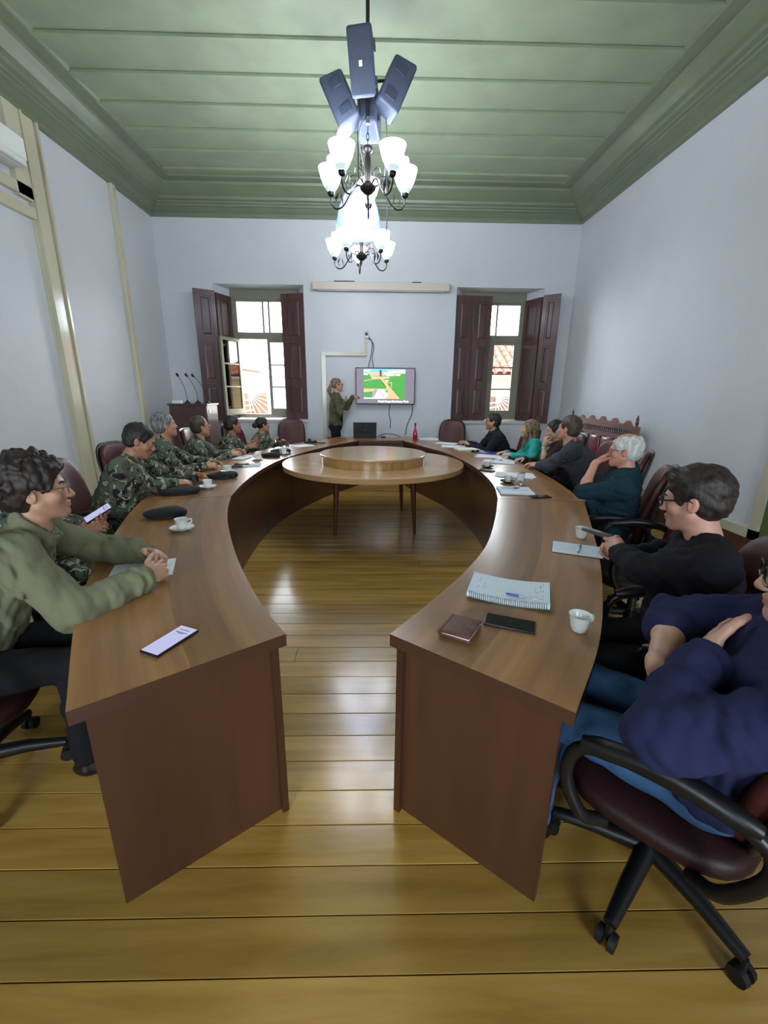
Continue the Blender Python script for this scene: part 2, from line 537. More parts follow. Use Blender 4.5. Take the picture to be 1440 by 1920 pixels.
for n_, (x0, x1) in enumerate(FILL_WIN):  # added windows behind the camera, extra daylight for walls and near floor
    wf = bpy.data.objects.new('window_%d' % (n_ + 3), None); COL.objects.link(wf); struct(wf)
    mb = MB()
    for xx in (x0 + .04, (x0 + x1) / 2, x1 - .04): mb.box((xx, YF - .2, 2.1), (.08, .06, 2.4))
    for zz in (.94, 2.5, 3.26): mb.box(((x0 + x1) / 2, YF - .2, zz), (x1 - x0 - .16, .05, .08))
    mb.build('window_frame', M_WFRAME, wf)
    for k in (0, 1):
        for z0_, z1_ in ((.98, 2.46), (2.54, 3.22)):
            MB().box((x0 + (x1 - x0) * (k * 2 + 1) / 4, YF - .2, (z0_ + z1_) / 2), ((x1 - x0) / 2 - .08, .004, z1_ - z0_)).build('pane', M_GLASS, wf)
w1 = window(1, WLX0, WLX1, -2.70, -1.45, True)
w2 = window(2, WRX0, WRX1, 1.65, 2.84, False)
SZ0, SZ1 = 1.02, 3.22
leaf(w1, (WLX0 + .03, YB - .03), (WLX0 - .27, YB - .22), SZ0 - .03, SZ1)          # folded back against the wall
leaf(w1, (WLX0 + .035, YB + .0), (-2.70, FY - .03), SZ0, SZ1 - .02)
leaf(w1, (WLX1 - .01, YB + .06), (-1.715, YB + .16), SZ0, SZ1)
leaf(w2, (WRX0 + .01, YB + .05), (1.78, YB + .085), SZ0, SZ1)
leaf(w2, (1.785, YB + .085), (2.12, YB + .10), SZ0, SZ1)
leaf(w2, (WRX1 - .03, YB - .02), (2.83, FY - .03), SZ0, SZ1 - .02)
leaf(w2, (WRX1 - .02, YB - .04), (WRX1 + .22, YB - .22), SZ0 - .03, SZ1)
for yy, fz, x0, x1 in ((FY + .12, -1, -2.70, -1.45), (FY + .12, -1, 1.65, 2.84), (YF - .28, 1, FILL_WIN[0][0], FILL_WIN[0][1]), (YF - .28, 1, FILL_WIN[1][0], FILL_WIN[1][1])):                      # portals: only guide the sampling of the sky
    ld = bpy.data.lights.new('daylight_portal', 'AREA'); ld.shape = 'RECTANGLE'
    ld.size, ld.size_y = x1 - x0, WZ1 - WZ0
    ld.cycles.is_portal = True
    lo = bpy.data.objects.new('daylight_portal', ld); COL.objects.link(lo)
    lo.location = ((x0 + x1) / 2, yy, (WZ0 + WZ1) / 2); lo.rotation_euler = (fz * PI / 2, 0, 0)
# ------------------------------------------------------------------ the street outside
M_HOUSEC = plain('cream_facade', '#b89f70', .85, var=.06, vscale=1.5)
M_HOUSEW = plain('white_facade', '#f2f0ec', .85)
M_TILE = plain('terracotta_tile', '#8c4022', .8, var=.25, vscale=4)
M_TILE2 = plain('pale_terracotta_tile', '#a5684a', .85, var=.2, vscale=4)
M_OUTWIN = plain('brown_shade_outside', '#5e4029', .7, var=.15)
M_BAR = plain('white_grille_bar', '#efe9dd', .5)
M_STREET = plain('street_asphalt', '#6b6966', .9)

struct(MB().box((0, 16, -3.2), (60, 30, .1)).build('street', M_STREET))
struct(MB().box((0, YB + TH / 2, 6.9), (44, TH, 4.2)).build('wall_sky_blocker', M_WALL))  # unseen wall added above the room to keep sky light off facing houses

def grille(par, x0, x1, z0, z1, y):
    MB().box(((x0 + x1) / 2, y + .03, (z0 + z1) / 2), (x1 - x0, .04, z1 - z0)).build('window', M_OUTWIN, par)
    cx, cz = x0 + (x1 - x0) * .25, z1
    w, h = x1 - x0, z1 - z0
    for k in range(7):
        a = math.radians(-8 - k * 13)
        t = min(w * .75 / max(math.cos(a), 1e-3), h / max(-math.sin(a), 1e-3))
        MB().tube([(cx, y - .03, cz), (cx + math.cos(a) * t, y - .03, cz + math.sin(a) * t)], .012, 5).build('grille_bar', M_BAR, par)
    for k in range(4):
        zz = z0 + h * (k + .5) / 4.6
        MB().tube([(x0, y - .03, zz - .05), (x0 + w * .42, y - .03, zz)], .016, 5).build('grille_bar', M_BAR, par)

def tile_mesh(name, m):
    mb = MB(); n = 6; vs = []
    for (yy, r) in ((0, .115), (.46, .095)):
        for th in (0, .016):
            for j in range(n + 1):
                a = PI * j / n
                vs.append(((r - th) * math.cos(a), yy, (r - th) * math.sin(a) * .8))
    k = n + 1; fs = []
    for j in range(n):
        fs += [(j, j + 1, 2 * k + j + 1, 2 * k + j), (k + j, 3 * k + j, 3 * k + j + 1, k + j + 1), (j, k + j, k + j + 1, j + 1)]
    return mb.add(vs, fs).mesh(name, m, True)
TA, TB = tile_mesh('roof_tile', M_TILE), tile_mesh('roof_tile_pale', M_TILE2)

def house(label, name, x0, x1, ztop, wall, windows, roof):
    h = thing(name, label, 'house', ((x0 + x1) / 2, 13, -3.15))
    off = Vector((-(x0 + x1) / 2, -13, 3.15))
    def put(o): o.location = Vector(o.location) + off; return o
    put(MB().box(((x0 + x1) / 2, 15.2, (ztop - 3.15) / 2), (x1 - x0 - .01, 4.3, ztop + 3.15)).build('wall', wall, h))
    if roof:
        put(MB().box(((x0 + x1) / 2, 12.93, ztop - .03), (x1 - x0, .25, .07)).build('eave_board', M_SILL, h))
        vs = [(x0, 12.75, ztop + .03), (x1, 12.75, ztop + .03), (x1, 15.2, ztop + 1.22), (x0, 15.2, ztop + 1.22), (x0, 17.4, ztop + .03), (x1, 17.4, ztop + .03)]
        rf = put(MB().add(vs, [(0, 1, 2, 3), (3, 2, 5, 4), (0, 3, 4), (1, 5, 2), (0, 4, 5, 1)]).build('roof', M_TILE, h))
        nc = int((x1 - x0) / .25)
        for i in range(nc):
            for j in range(6):
                o = link('roof_tile', TA if (i * 7 + j * 3) % 4 else TB, rf)
                o.location = (x0 + .125 + .25 * i, 12.72 + .40 * j * .92, ztop + .03 + .40 * j * .445)
                o.rotation_euler = (math.atan(.484), 0, 0)
    for w in windows:
        x0_, x1_, z0_, z1_ = w
        grille(h, x0_ + off.x, x1_ + off.x, z0_ + off.z, z1_ + off.z, 12.98 + off.y)
    return h
house('cream house with terracotta tiled roof across the street', 'tiled_house', 1.2, 7.0, 2.02, M_HOUSEC, [(3.40, 4.13, .80, 1.42)], True)
house('plain flat-topped white house across the street with a grilled window', 'white_house', -4.05, 1.0, 1.95, M_HOUSEW, [(-3.90, -3.20, .75, 1.45)], False)
house('low cream house with tiled roof beside the flat-topped white house', 'tiled_house', -8.6, -4.25, 2.15, M_HOUSEC, [], True)

# ------------------------------------------------------------------ the horseshoe of desks
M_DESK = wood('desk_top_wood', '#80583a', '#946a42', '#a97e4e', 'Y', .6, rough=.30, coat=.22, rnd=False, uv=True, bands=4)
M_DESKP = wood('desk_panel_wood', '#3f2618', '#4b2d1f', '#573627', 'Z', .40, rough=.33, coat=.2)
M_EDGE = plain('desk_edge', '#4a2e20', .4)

inL = crom([(-.301, 1.278, 0), (-.386, 1.401, 0), (-.522, 1.642, 0), (-.694, 1.993, 0), (-.889, 2.463, 0), (-1.016, 2.833, 0), (-1.117, 3.212, 0)], 5)
outL = crom([(-.791, .916, 0), (-1.099, 1.418, 0), (-1.31, 1.86, 0), (-1.489, 2.325, 0), (-1.64, 2.76, 0), (-1.735, 3.09, 0)], 6)
inL2 = crom([(-1.119, 3.218, 0), (-1.172, 3.77, 0), (-1.178, 4.45, 0), (-1.086, 5.178, 0), (-.748, 6.177, 0), (-.27, 7.07, 0)], 6)
outL2 = crom([(-1.737, 3.096, 0), (-1.80, 3.70, 0), (-1.80, 4.5, 0), (-1.68, 5.42, 0), (-1.27, 6.55, 0), (-.60, 7.70, 0)], 6)
inR = crom([(.053, 1.275, 0), (.226, 1.512, 0), (.43, 1.818, 0), (.621, 2.181, 0), (.811, 2.709, 0), (.957, 3.182, 0)], 6)
outR = crom([(.524, .902, 0), (.761, 1.239, 0), (.987, 1.655, 0), (1.17, 2.05, 0), (1.41, 2.63, 0), (1.60, 3.105, 0)], 6)
inR2 = crom([(.959, 3.188, 0), (1.045, 3.6, 0), (1.09, 4.08, 0), (1.09, 4.73, 0), (.973, 5.627, 0), (.719, 6.376, 0), (.46, 7.14, 0)], 5)
outR2 = crom([(1.603, 3.111, 0), (1.68, 3.7, 0), (1.715, 4.2, 0), (1.705, 4.95, 0), (1.56, 5.85, 0), (1.26, 6.75, 0), (.86, 7.76, 0)], 5)
inE = [Vector((-.268, 7.073, 0)), Vector((.458, 7.143, 0))]
outE = [Vector((-.598, 7.703, 0)), Vector((.858, 7.763, 0))]

def resample(c, n):
    d = [0]
    for a, b in zip(c[:-1], c[1:]): d.append(d[-1] + (b - a).length)
    out = []
    for i in range(n):
        t = d[-1] * i / (n - 1); j = 0
        while j < len(d) - 2 and d[j + 1] < t: j += 1
        k = (t - d[j]) / max(d[j + 1] - d[j], 1e-9)
        out.append(c[j].lerp(c[j + 1], min(max(k, 0), 1)))
    return out, d[-1]

def desk(label, ci, co, ends=(), n=40, psplit=1):
    I, li = resample(ci, n); O, lo = resample(co, n)
    base = (I[n // 2] + O[n // 2]) / 2
    root = thing('conference_desk', label, 'desk', base, 0, 'desks forming the horseshoe')
    # top with grain coordinates: x across, y along
    vs, uv, fs = [], [], []
    t = .045
    for z in (TZ, TZ - t):
        for i in range(n):
            for k in range(5):
                p = I[i].lerp(O[i], k / 4) - base
                vs.append((p.x, p.y, z)); uv.append((k / 4, i / (n - 1) * li))
    q = n * 5
    for i in range(n - 1):
        for k in range(4):
            a = i * 5 + k
            fs.append((a, a + 1, a + 6, a + 5)); fs.append((q + a, q + a + 5, q + a + 6, q + a + 1))
        fs.append((i * 5, (i + 1) * 5, q + (i + 1) * 5, q + i * 5)); fs.append((i * 5 + 4, q + i * 5 + 4, q + (i + 1) * 5 + 4, (i + 1) * 5 + 4))
    for k in range(4):
        fs.append((k, q + k, q + k + 1, k + 1)); a = (n - 1) * 5 + k
        fs.append((a, a + 1, q + a + 1, q + a))
    me = bpy.data.meshes.new('tabletop'); me.from_pydata(vs, [], fs)
    ul = me.uv_layers.new(name='UVMap')
    for lp in me.loops: ul.data[lp.index].uv = uv[lp.vertex_index]
    me.materials.append(M_DESK); me.materials.append(M_EDGE)
    bm = bmesh.new(); bm.from_mesh(me); bmesh.ops.recalc_face_normals(bm, faces=bm.faces)
    for f in bm.faces:
        if abs(f.normal.z) < .5: f.material_index = 1
    bm.to_mesh(me); bm.free()
    link('tabletop', me, root)
    # modesty panel under the inner edge
    cuts = [round((n - 1) * j / psplit) for j in range(psplit + 1)]
    for a, b in zip(cuts[:-1], cuts[1:]):
        mb = MB(); vs, fs = [], []
        for i in range(a, b + 1):
            d = (O[i] - I[i]).normalized()
            for off in (.03, .055):
                p = I[i] + d * off - base
                vs += [(p.x, p.y, .002), (p.x, p.y, TZ - t - .001)]
        for i in range(b - a):
            o = 4 * i
            fs += [(o, o + 4, o + 5, o + 1), (o + 2, o + 3, o + 7, o + 6), (o + 1, o + 5, o + 7, o + 3), (o, o + 2, o + 6, o + 4)]
        e = 4 * (b - a)
        fs += [(0, 1, 3, 2), (e, e + 2, e + 3, e + 1)]
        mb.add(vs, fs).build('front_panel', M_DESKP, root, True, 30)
    for e in ends:                               # closed end boards
        i = 0 if e == 0 else n - 1
        j = 1 if e == 0 else n - 2
        d = (O[i] - I[i]).normalized(); w = (O[i] - I[i]).length
        inn = (I[j] - I[i]).normalized()
        inn = (inn - d * inn.dot(d)).normalized()
        off = .022 if e == 0 else .03
        a = I[i] + d * .03 + inn * off; b = I[i] + d * (w - .035) + inn * off
        c_ = (a + b) / 2 + inn * .0125 - base
        M = Matrix.Translation((c_.x, c_.y, (TZ - t) / 2)) @ rotz(math.atan2(d.y, d.x))
        MB().box((0, 0, 0), ((b - a).length, .025, TZ - t - .004), M).build('end_panel', M_DESKP, root)
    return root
desk('curved wooden conference desk with white-screened phone and clasped hands on it', inL, outL, (0, 1))
desk('long curved wooden conference desk where the row of soldiers sits', inL2, outL2, (0,), psplit=2)
desk('short straight wooden conference desk closing the horseshoe under the laptop', inE, outE, (), n=4)
desk('long curved wooden conference desk strewn with papers and two drinking cups', inR2, outR2, (0,), psplit=2)
desk('curved wooden conference desk with brown wallet and spiral notebook on it', inR, outR, (0, 1))

# ------------------------------------------------------------------ round table in the middle
M_RT = wood('pale_round_table_wood', '#b08a5e', '#bb9468', '#c7a174', 'X', .45, rough=.22, coat=.5)
M_RTS = wood('pale_round_table_side', '#8a6238', '#a87f4c', '#bf9560', 'Z', .7, rough=.25, coat=.4)
M_LEG = wood('dark_leg_wood', '#361d14', '#4b2a1c', '#5c3624', 'Z', .8, rough=.35)
rt = thing('round_table', 'round pale wooden table with a raised disc, inside the horseshoe', 'table', (-.02, 4.96, 0))
MB().lathe([(1.0, .695), (1.045, .70), (1.05, .705), (1.05, .752), (1.045, .757), (1.0, .7575)], 72).build('tabletop', M_RT, rt, True, 30)
MB().lathe([(.60, .757), (.60, .838), (.57, .838)], 64).build('riser', M_RTS, rt, True, 30)
MB().lathe([(.60, .8385), (.617, .8385), (.62, .842), (.62, .860), (.615, .863)], 64).build('raised_disc', M_RT, rt, True, 30)
MB().lathe([(.70, .64), (.70, .6945)], 48).build('apron', M_LEG, rt, True, 30)
for x, y in ((-.423, -.497), (.47, -.417), (.38, .535), (-.51, .46)):
    k = .93
    MB().tube([(x, y, .0), (x * k, y * k, .66)], [.016, .036], 12).build('leg', M_LEG, rt, True, 40)

# ------------------------------------------------------------------ swivel chairs
M_LEATH = plain('maroon_leather', '#4e201e', .42, spec=.4, var=.10, vscale=9, bump=.12, bscale=140)
M_LEATH_D = plain('dark_maroon_leather', '#2b1315', .48, spec=.35, var=.08, vscale=9, bump=.1, bscale=140)
def pad(w, h, t, n=16, bulge=.6, curve=.0, ex=3.2):
    """cushion in the XZ plane, thick along Y; rounded outline"""
    vs, fs = [], []
    m = n
    for side in (1, -1):
        for i in range(m + 1):
            a = -PI / 2 + PI * i / m
            v = math.copysign(abs(math.sin(a)) ** .8, math.sin(a))
            hw = (max(0, 1 - abs(v) ** ex)) ** (1 / ex)
            for j in range(n + 1):
                b = -PI / 2 + PI * j / n
                u = math.sin(b)
                edge = (max(0, 1 - abs(u) ** 4) * max(0, 1 - abs(v) ** 4)) ** .35
                vs.append((u * hw * w / 2, side * t / 2 * edge + curve * (u * hw) ** 2, v * h / 2))
    k = n + 1; o = (m + 1) * k
    for i in range(m):
        for j in range(n):
            a = i * k + j
            fs.append((a, a + 1, a + k + 1, a + k)); fs.append((o + a, o + a + k, o + a + k + 1, o + a + 1))
    return vs, fs
def make_chair():
    c = thing('swivel_chair', 'maroon leather swivel armchair', 'chair')
    vs, fs = pad(.50, .50, .10)
    M = xf((0, .01, .405), rx=PI / 2)
    MB().add(vs, fs, M).build('seat', M_LEATH_D, c, True, 60)
    vs, fs = pad(.47, .62, .09, curve=.05)
    tilt = math.radians(13)
    MB().add(vs, fs, xf((0, -.255, .745), rx=tilt)).build('backrest', M_LEATH, c, True, 60)
    vs, fs = pad(.50, .65, .045, curve=.05)
    MB().add(vs, fs, xf((0, -.292, .740), rx=tilt)).build('back_shell', M_BLACK, c, True, 60)
    MB().tube([(0, -.30, .50), (0, -.24, .37), (0, -.1, .345)], [.03, .03, .025], 8).build('back_bracket', M_BLACK, c, True)
    for s_ in (-1, 1):
        path = crom([(s_ * .23, .10, .36), (s_ * .29, .15, .40), (s_ * .305, .20, .52), (s_ * .305, .16, .635), (s_ * .305, -.02, .665), (s_ * .305, -.19, .645), (s_ * .30, -.235, .56), (s_ * .285, -.17, .42), (s_ * .23, -.11, .36)], 5)
        MB().tube(path, .019, 8).build('armrest', M_BLACK, c, True, 60)
        MB().tube(crom([(s_ * .305, .17, .648), (s_ * .305, -.02, .682), (s_ * .305, -.2, .658)], 5), [.018] + [.027] * 9 + [.018], 8).build('arm_pad', M_BLACK, c, True, 60)
    MB().lathe([(.028, .10), (.028, .24), (.02, .24), (.02, .345), (.09, .345), (.09, .36)], 16).build('gas_column', M_BLACK, c, True, 30)
    for k in range(5):
        a = math.radians(18 + 72 * k)
        ca, sa = math.cos(a), math.sin(a)
        lg = MB().tube([(.02 * ca, .02 * sa, .125), (.16 * ca, .16 * sa, .115), (.29 * ca, .29 * sa, .085)], [.030, .026, .019], 8).build('base_leg', M_BLACK, c, True, 50)
        mb = MB()
        P = Vector((.29 * ca, .29 * sa, 0)); t_ = Vector((-sa, ca, 0))
        for q in (-1, 1):
            mb.tube([P + t_ * (q * .008) + Vector((0, 0, .0285)), P + t_ * (q * .026) + Vector((0, 0, .0285))], [.028, .026], 12)
        mb.tube([P + Vector((0, 0, .03)), P + Vector((0, 0, .085))], .009, 6)
        mb.build('caster', M_DARK, lg, True, 40)
    return c
CH0 = make_chair()
_first = [True]
def chair(x, y, deg, label, group='swivel chairs around the horseshoe', spin=0.):
    """deg: world direction the sitter faces"""
    o = CH0 if _first[0] else copy_tree(CH0)
    _first[0] = False
    o.location = (x, y, 0); o.rotation_euler = (0, 0, math.radians(deg - 90))
    if spin:
        for ch in o.children:
            if ch.name.startswith('base_leg'): ch.rotation_euler.z = math.radians(spin)
    return tag(o, label, 'chair', group)
# ------------------------------------------------------------------ chandeliers
M_SHADE = emit('glowing_opal_glass', '#f2f7ff', LAMP)
M_SHADE_MID = emit('opal_glass_waist', '#d9ece8', LAMP * .045)
M_SHADE_LOW = emit('opal_glass_foot', '#bcd6d2', LAMP * .02)
M_BULB = emit('lit_bulb', '#f4f8ff', LAMP * 1.3)
def chandelier(x, y, z, ztop, label, turn=0.):
    """z: height of the hub; five drooping arms with upright bell shades"""
    c = thing('chandelier', label, 'chandelier', (x, y, z), turn, 'chandeliers over the desks')
    MB().lathe([(.0, -.10), (.008, -.095), (.012, -.06), (.035, -.05), (.07, -.02), (.075, 0), (.05, .02), (.03, .04), (.028, .22), (.02, .24), (.045, .26), (.05, .285), (.035, .31), (.012, .32)], 20).build('hub', M_IRON, c, True, 40)
    n = int((ztop - z - .32) / .045)
    ch = MB()
    for i in range(n):
        zz = .335 + .045 * i
        rx = 0 if i % 2 else PI / 2
        loop = [(.011 * math.cos(a), 0, zz + .03 * math.sin(a)) for a in [2 * PI * k / 10 for k in range(10)]]
        ch.tube(loop, .0035, 5, closed=True, M=rotz(rx))
    ch.build('chain', M_IRON, c, True)
    R = .36
    for k in range(5):
        a = math.radians(90 + 72 * k)
        M = rotz(a)
        arm = MB().tube(crom([(.05, 0, .0), (.12, 0, .03), (.19, 0, -.06), (.25, 0, -.13), (.32, 0, -.135), (.36, 0, -.085), (R, 0, -.03)], 5), .0075, 8, M=M).build('arm', M_IRON, c, True)
        MB().tube(crom([(.07, 0, .02), (.11, 0, .10), (.17, 0, .10), (.18, 0, .05), (.15, 0, .05)], 5), .005, 6, M=M).build('scroll', M_IRON, arm, True)
        lf = MB()
        for q, tt in ((.24, .5), (.30, -.4)):
            lf.add([(q, 0, -.13), (q + .02, .012, -.06), (q + .045 * tt, .0, .0), (q + .005, -.012, -.06), (q + .012, 0, -.055)], [(0, 1, 4), (1, 2, 4), (2, 3, 4), (3, 0, 4), (0, 3, 2, 1)], M)
        lf.build('leaf', M_IRON, arm)
        MB().lathe([(.012, -.04), (.028, -.03), (.036, -.005), (.034, .0)], 14, (R, 0, 0), M).build('cup', M_IRON, arm, True)
        sh = MB()
        pr = [(.034, .002), (.040, .01), (.058, .035), (.078, .075), (.094, .12), (.106, .165), (.112, .19), (.106, .19), (.088, .12), (.052, .035), (.03, .008)]
        sh.lathe(pr[:3], 22, (R, 0, 0), M, mi=1, cap=False); sh.lathe(pr[2:4], 22, (R, 0, 0), M, mi=2, cap=False); sh.lathe(pr[3:9], 22, (R, 0, 0), M, mi=0, cap=False); sh.lathe(pr[8:], 22, (R, 0, 0), M, mi=2, cap=False)
        sh.build('lamp_shade', [M_SHADE, M_SHADE_LOW, M_SHADE_MID], c, True)
        if k in (1, 4, 2):
            MB().lathe([(.02, .02), (.03, .05), (.034, .12), (.034, .26), (.026, .28), (0, .288)], 14, (R, 0, 0), M).build('bulb', M_BULB, c, True)
    return c
chandelier(-.075, 4.50, 3.33, 3.82, 'five-armed iron chandelier hanging below the loudspeaker cluster')
chandelier(-.185, 6.20, 3.24, 4.72, 'five-armed iron chandelier hanging beyond the clear dome pendant', .12)

# clear dome pendant between the two
M_DOME = bpy.data.materials.new('clear_blue_dome'); M_DOME.use_nodes = True
_nt = M_DOME.node_tree; _nt.nodes.clear()
_o = _nt.nodes.new('ShaderNodeOutputMaterial'); _t = _nt.nodes.new('ShaderNodeBsdfTransparent'); _t.inputs[0].default_value = (.72, .80, 1, 1)
_g = _nt.nodes.new('ShaderNodeBsdfPrincipled'); _g.inputs['Base Color'].default_value = (.55, .66, .95, 1); _g.inputs['Roughness'].default_value = .15
_mx = _nt.nodes.new('ShaderNodeMixShader'); _mx.inputs[0].default_value = .32
_nt.links.new(_t.outputs[0], _mx.inputs[1]); _nt.links.new(_g.outputs[0], _mx.inputs[2]); _nt.links.new(_mx.outputs[0], _o.inputs[0])
d = thing('pendant_lamp', 'clear bluish dome pendant lamp between the two chandeliers', 'lamp', (-.19, 5.30, 3.20))
MB().lathe([(.243, .0), (.250, .005), (.247, .03), (.235, .14), (.205, .26), (.155, .36), (.10, .41), (.05, .43), (.045, .43), (.095, .40), (.15, .352), (.199, .255), (.229, .14), (.240, .03), (.243, .0)], 40, cap=False).build('dome_shade', M_DOME, d, True)
MB().lathe([(.0, .18), (.06, .185), (.10, .22), (.10, .32), (.06, .37), (.03, .40)], 24).build('bulb', emit('pendant_bulb', '#e8f0ff', LAMP * .8), d, True)
MB().lathe([(.05, .42), (.05, .47), (.03, .50), (.01, .51)], 16).build('socket', M_BLACK, d, True)
MB().tube([(0, 0, .5), (0, 0, ZC - 3.20 - .01)], .006, 6).build('cord', M_BLACK, d)

# ------------------------------------------------------------------ loudspeaker cluster on its ceiling rod
M_SPK = plain('grey_speaker_case', '#4a5268', .45, var=.05)
M_SPKG = plain('grey_speaker_grille', '#3b4358', .6, bump=.5, bscale=300)
M_LOGO = plain('white_badge', '#eef2f4', .4)
SX, SY = -.075, 4.50
rod = thing('ceiling_rod', 'black metal rod hanging from the green ceiling and carrying loudspeakers', 'rod', (SX, SY, 3.80))
MB().tube([(0, 0, .02), (0, 0, ZC - 3.80 + .005)], .016, 10).build('tube', M_BLACK, rod, True)
MB().lathe([(.05, ZC - 3.8 - .03), (.05, ZC - 3.8 + .002)], 16).build('ceiling_plate', M_BLACK, rod, True, 30)
MB().tube([(0, 0, 0), (.0, 0, .05)], .022, 10).build('hook_ring', M_CHROME, rod, True)
def speaker(ang, zc, tilt, dist, label, w=.21, h=.42, dep=.20):
    s = thing('loudspeaker', label, 'speaker', (SX, SY, zc), 0, 'loudspeakers clustered on the ceiling rod')
    M = rotz(math.radians(ang)) @ xf((0, -dist, 0), rx=math.radians(tilt))
    bm = bmesh.new(); bmesh.ops.create_cube(bm, size=1)
    for v in bm.verts:
        fr = v.co.y < 0
        v.co = Vector((v.co.x * w * (1 if fr else .72), v.co.y * dep, v.co.z * h * (1 if fr else .88)))
    bmesh.ops.bevel(bm, geom=list(bm.edges), offset=.022, segments=3, affect='EDGES', profile=.5)
    mb = MB(); mb.bm(bm, M); body = mb.build('case', M_SPK, s, True, 50)
    MB().box((0, -dep / 2 - .002, 0), (w * .86, .006, h * .9), M, bev=.002).build('grille', M_SPKG, s)
    MB().box((0, -dep / 2 - .008, -h * .02), (.026, .006, .034), M).build('badge', M_LOGO, s)
    for q in (-.11, .10):
        MB().box((0, dep / 2 - .004, q), (w * .5, .012, .07), M, bev=.004).build('rear_recess', M_SPKG, s)
    for q in (-.11, .10):
        for sx in (-1, 1):
            MB().box((sx * w * .445, .01, q), (.012, dep * .5, .07), M @ Matrix.Rotation(0, 4, 'Z'), bev=.004).build('side_recess', M_SPKG, s)
    MB().tube([M @ Vector((0, dep / 2 - .01, 0)), (0, 0, 0)], .012, 8).build('bracket', M_BLACK, s, True)
    return s
speaker(-12, 4.13, 24, .16, 'grey loudspeaker hung foremost on the rod, square badge on its face')
speaker(-104, 3.98, 26, .23, 'grey loudspeaker of the cluster turned towards the casing on the wall')
speaker(108, 4.10, 26, .24, 'grey loudspeaker of the cluster turned towards the plain wall')
speaker(176, 3.95, 22, .14, 'grey loudspeaker of the cluster facing the windows, hung lowest')
for k, (pts, lab) in enumerate((
        ([(SX + .16, SY + .1, 3.95), (SX + .17, SY + .1, 3.7), (SX + .15, SY + .08, 3.45), (SX + .18, SY + .1, 3.2), (SX + .17, SY + .1, 2.95)], 'thin dark cable dangling with a plug beside the chandelier'),
        ([(SX - .02, SY - .03, 3.86), (SX - .07, SY - .03, 3.75), (SX - .07, SY, 3.65), (SX - .04, SY, 3.5)], 'thin cable looping down from the loudspeakers to the chandelier'))):
    o = MB().tube(crom(pts, 6), .005, 6).build('cable', M_SPK, None, True)
    tag(o, lab, 'cable')

# ------------------------------------------------------------------ back wall: screen casing, cable trunking, television
scr = thing('projection_screen', 'rolled projection screen in a long cream casing above the television', 'screen', (.095, YB - .07, 3.31))
MB().box((0, 0, 0), (2.37, .12, .125), bev=.008).build('casing', plain('screen_casing', '#c8bdb2', .45), scr)
for s_ in (-1, 1): MB().box((s_ * 1.19, 0, 0), (.02, .125, .13), bev=.004).build('end_cap', M_CREAM, scr)
MB().box((0, -.02, -.068), (2.2, .02, .012)).build('pull_bar', M_SILL, scr)
for x, w in ((-.55, .36), (.72, .16)):
    o = MB().box((x, YB - .06, 3.3855), (w, .06, .022), bev=.006).build('cable_coil', M_DARK)
    tag(o, 'dark coil of cable lying on the cream screen casing' if w > .2 else 'small dark bracket lying on the cream screen casing', 'cable')
mb = MB()
for c_, s_ in (((-.177, YB - .02, 2.40), (.055, .04, .34)), ((-.573, YB - .02, 2.205), (.83, .04, .065)), ((-.955, YB - .02, 1.20), (.075, .04, 1.95))):
    mb.box(c_, s_)
struct(mb.build('trim_8', M_CREAM))
ob = thing('socket_box', 'small white socket box on the wall above the television', 'socket', (-.165, YB - .03, 2.53))
MB().box((0, 0, 0), (.085, .06, .12), bev=.008).build('box', M_SILL, ob)
MB().box((0, -.032, .01), (.045, .006, .05)).build('socket_plate', M_DARK, ob)

TVX, TVZ, TVW, TVH = .185, 1.64, 1.10, .655
tv = thing('television', 'flat wall television showing a park project slide', 'television', (TVX, YB - .09, TVZ))
MB().box((0, 0, 0), (TVW, .05, TVH), bev=.006).build('housing', M_BLACK, tv)
MB().box((0, .055, 0), (.4, .06, .3)).build('wall_mount', M_DARK, tv)
M_SCR = emit('screen_grey', '#8d8796', .26)
MB().box((0, -.0265, 0), (TVW - .03, .002, TVH - .035)).build('screen', M_SCR, tv)
def pic(name, polys, col, depth, st=.85):
    m = emit('screen_' + name, col, st * .62)
    for p in polys:
        vs = [(a, depth, b) for a, b in p]
        MB().add(vs, [tuple(range(len(vs)))]).build('screen_image', m, tv)
# slide in screen coordinates: x -.40 .. .365, z -.225 .. .30
def S(x, z): return (-.40 + .765 * x, .30 - .525 * z)
def P(*a): return [S(*q) for q in a]
pic('lawn', [P((0, .12), (1, .12), (1, 1), (0, 1))], '#3f8a3a', -.0290)
pic('sky', [P((0, 0), (1, 0), (1, .14), (0, .17))], '#4fb4e8', -.0292, 1.0)
pic('cloud', [P((.55, .04), (1, .02), (1, .14), (.6, .12)), P((0, .03), (.18, .02), (.12, .08), (0, .09))], '#c8e8f4', -.0294, 1.1)
pic('far_town', [P((.1, .10), (.9, .11), (.88, .21), (.62, .24), (.5, .22), (.16, .23))], '#b9a37c', -.0296)
pic('pavilion', [P((.5, .12), (.7, .1), (.72, .22), (.56, .23)), P((0, .14), (.1, .15), (.1, .2), (0, .2)), P((.78, .17), (.88, .17), (.88, .22), (.78, .22))], '#d9c7d6', -.0298, 1.1)
pic('plaza', [P((.16, .24), (.6, .25), (.64, .30), (.44, .34), (.2, .32)), P((0, .385), (.3, .31), (.3, .33), (0, .41))], '#cda58c', -.0299)
pic('path', [P((.41, .32), (.46, .33), (.88, 1.0), (.5, 1.0), (.6, .70), (.0, .78), (.0, .66), (.56, .66))], '#dba377', -.0301)
pic('tent', [P((.35, .69), (.52, 1.0), (.22, 1.0)), P((.36, .68), (.5, .69), (.6, .88), (.52, .97))], '#d9bfe6', -.0304, 1.0)
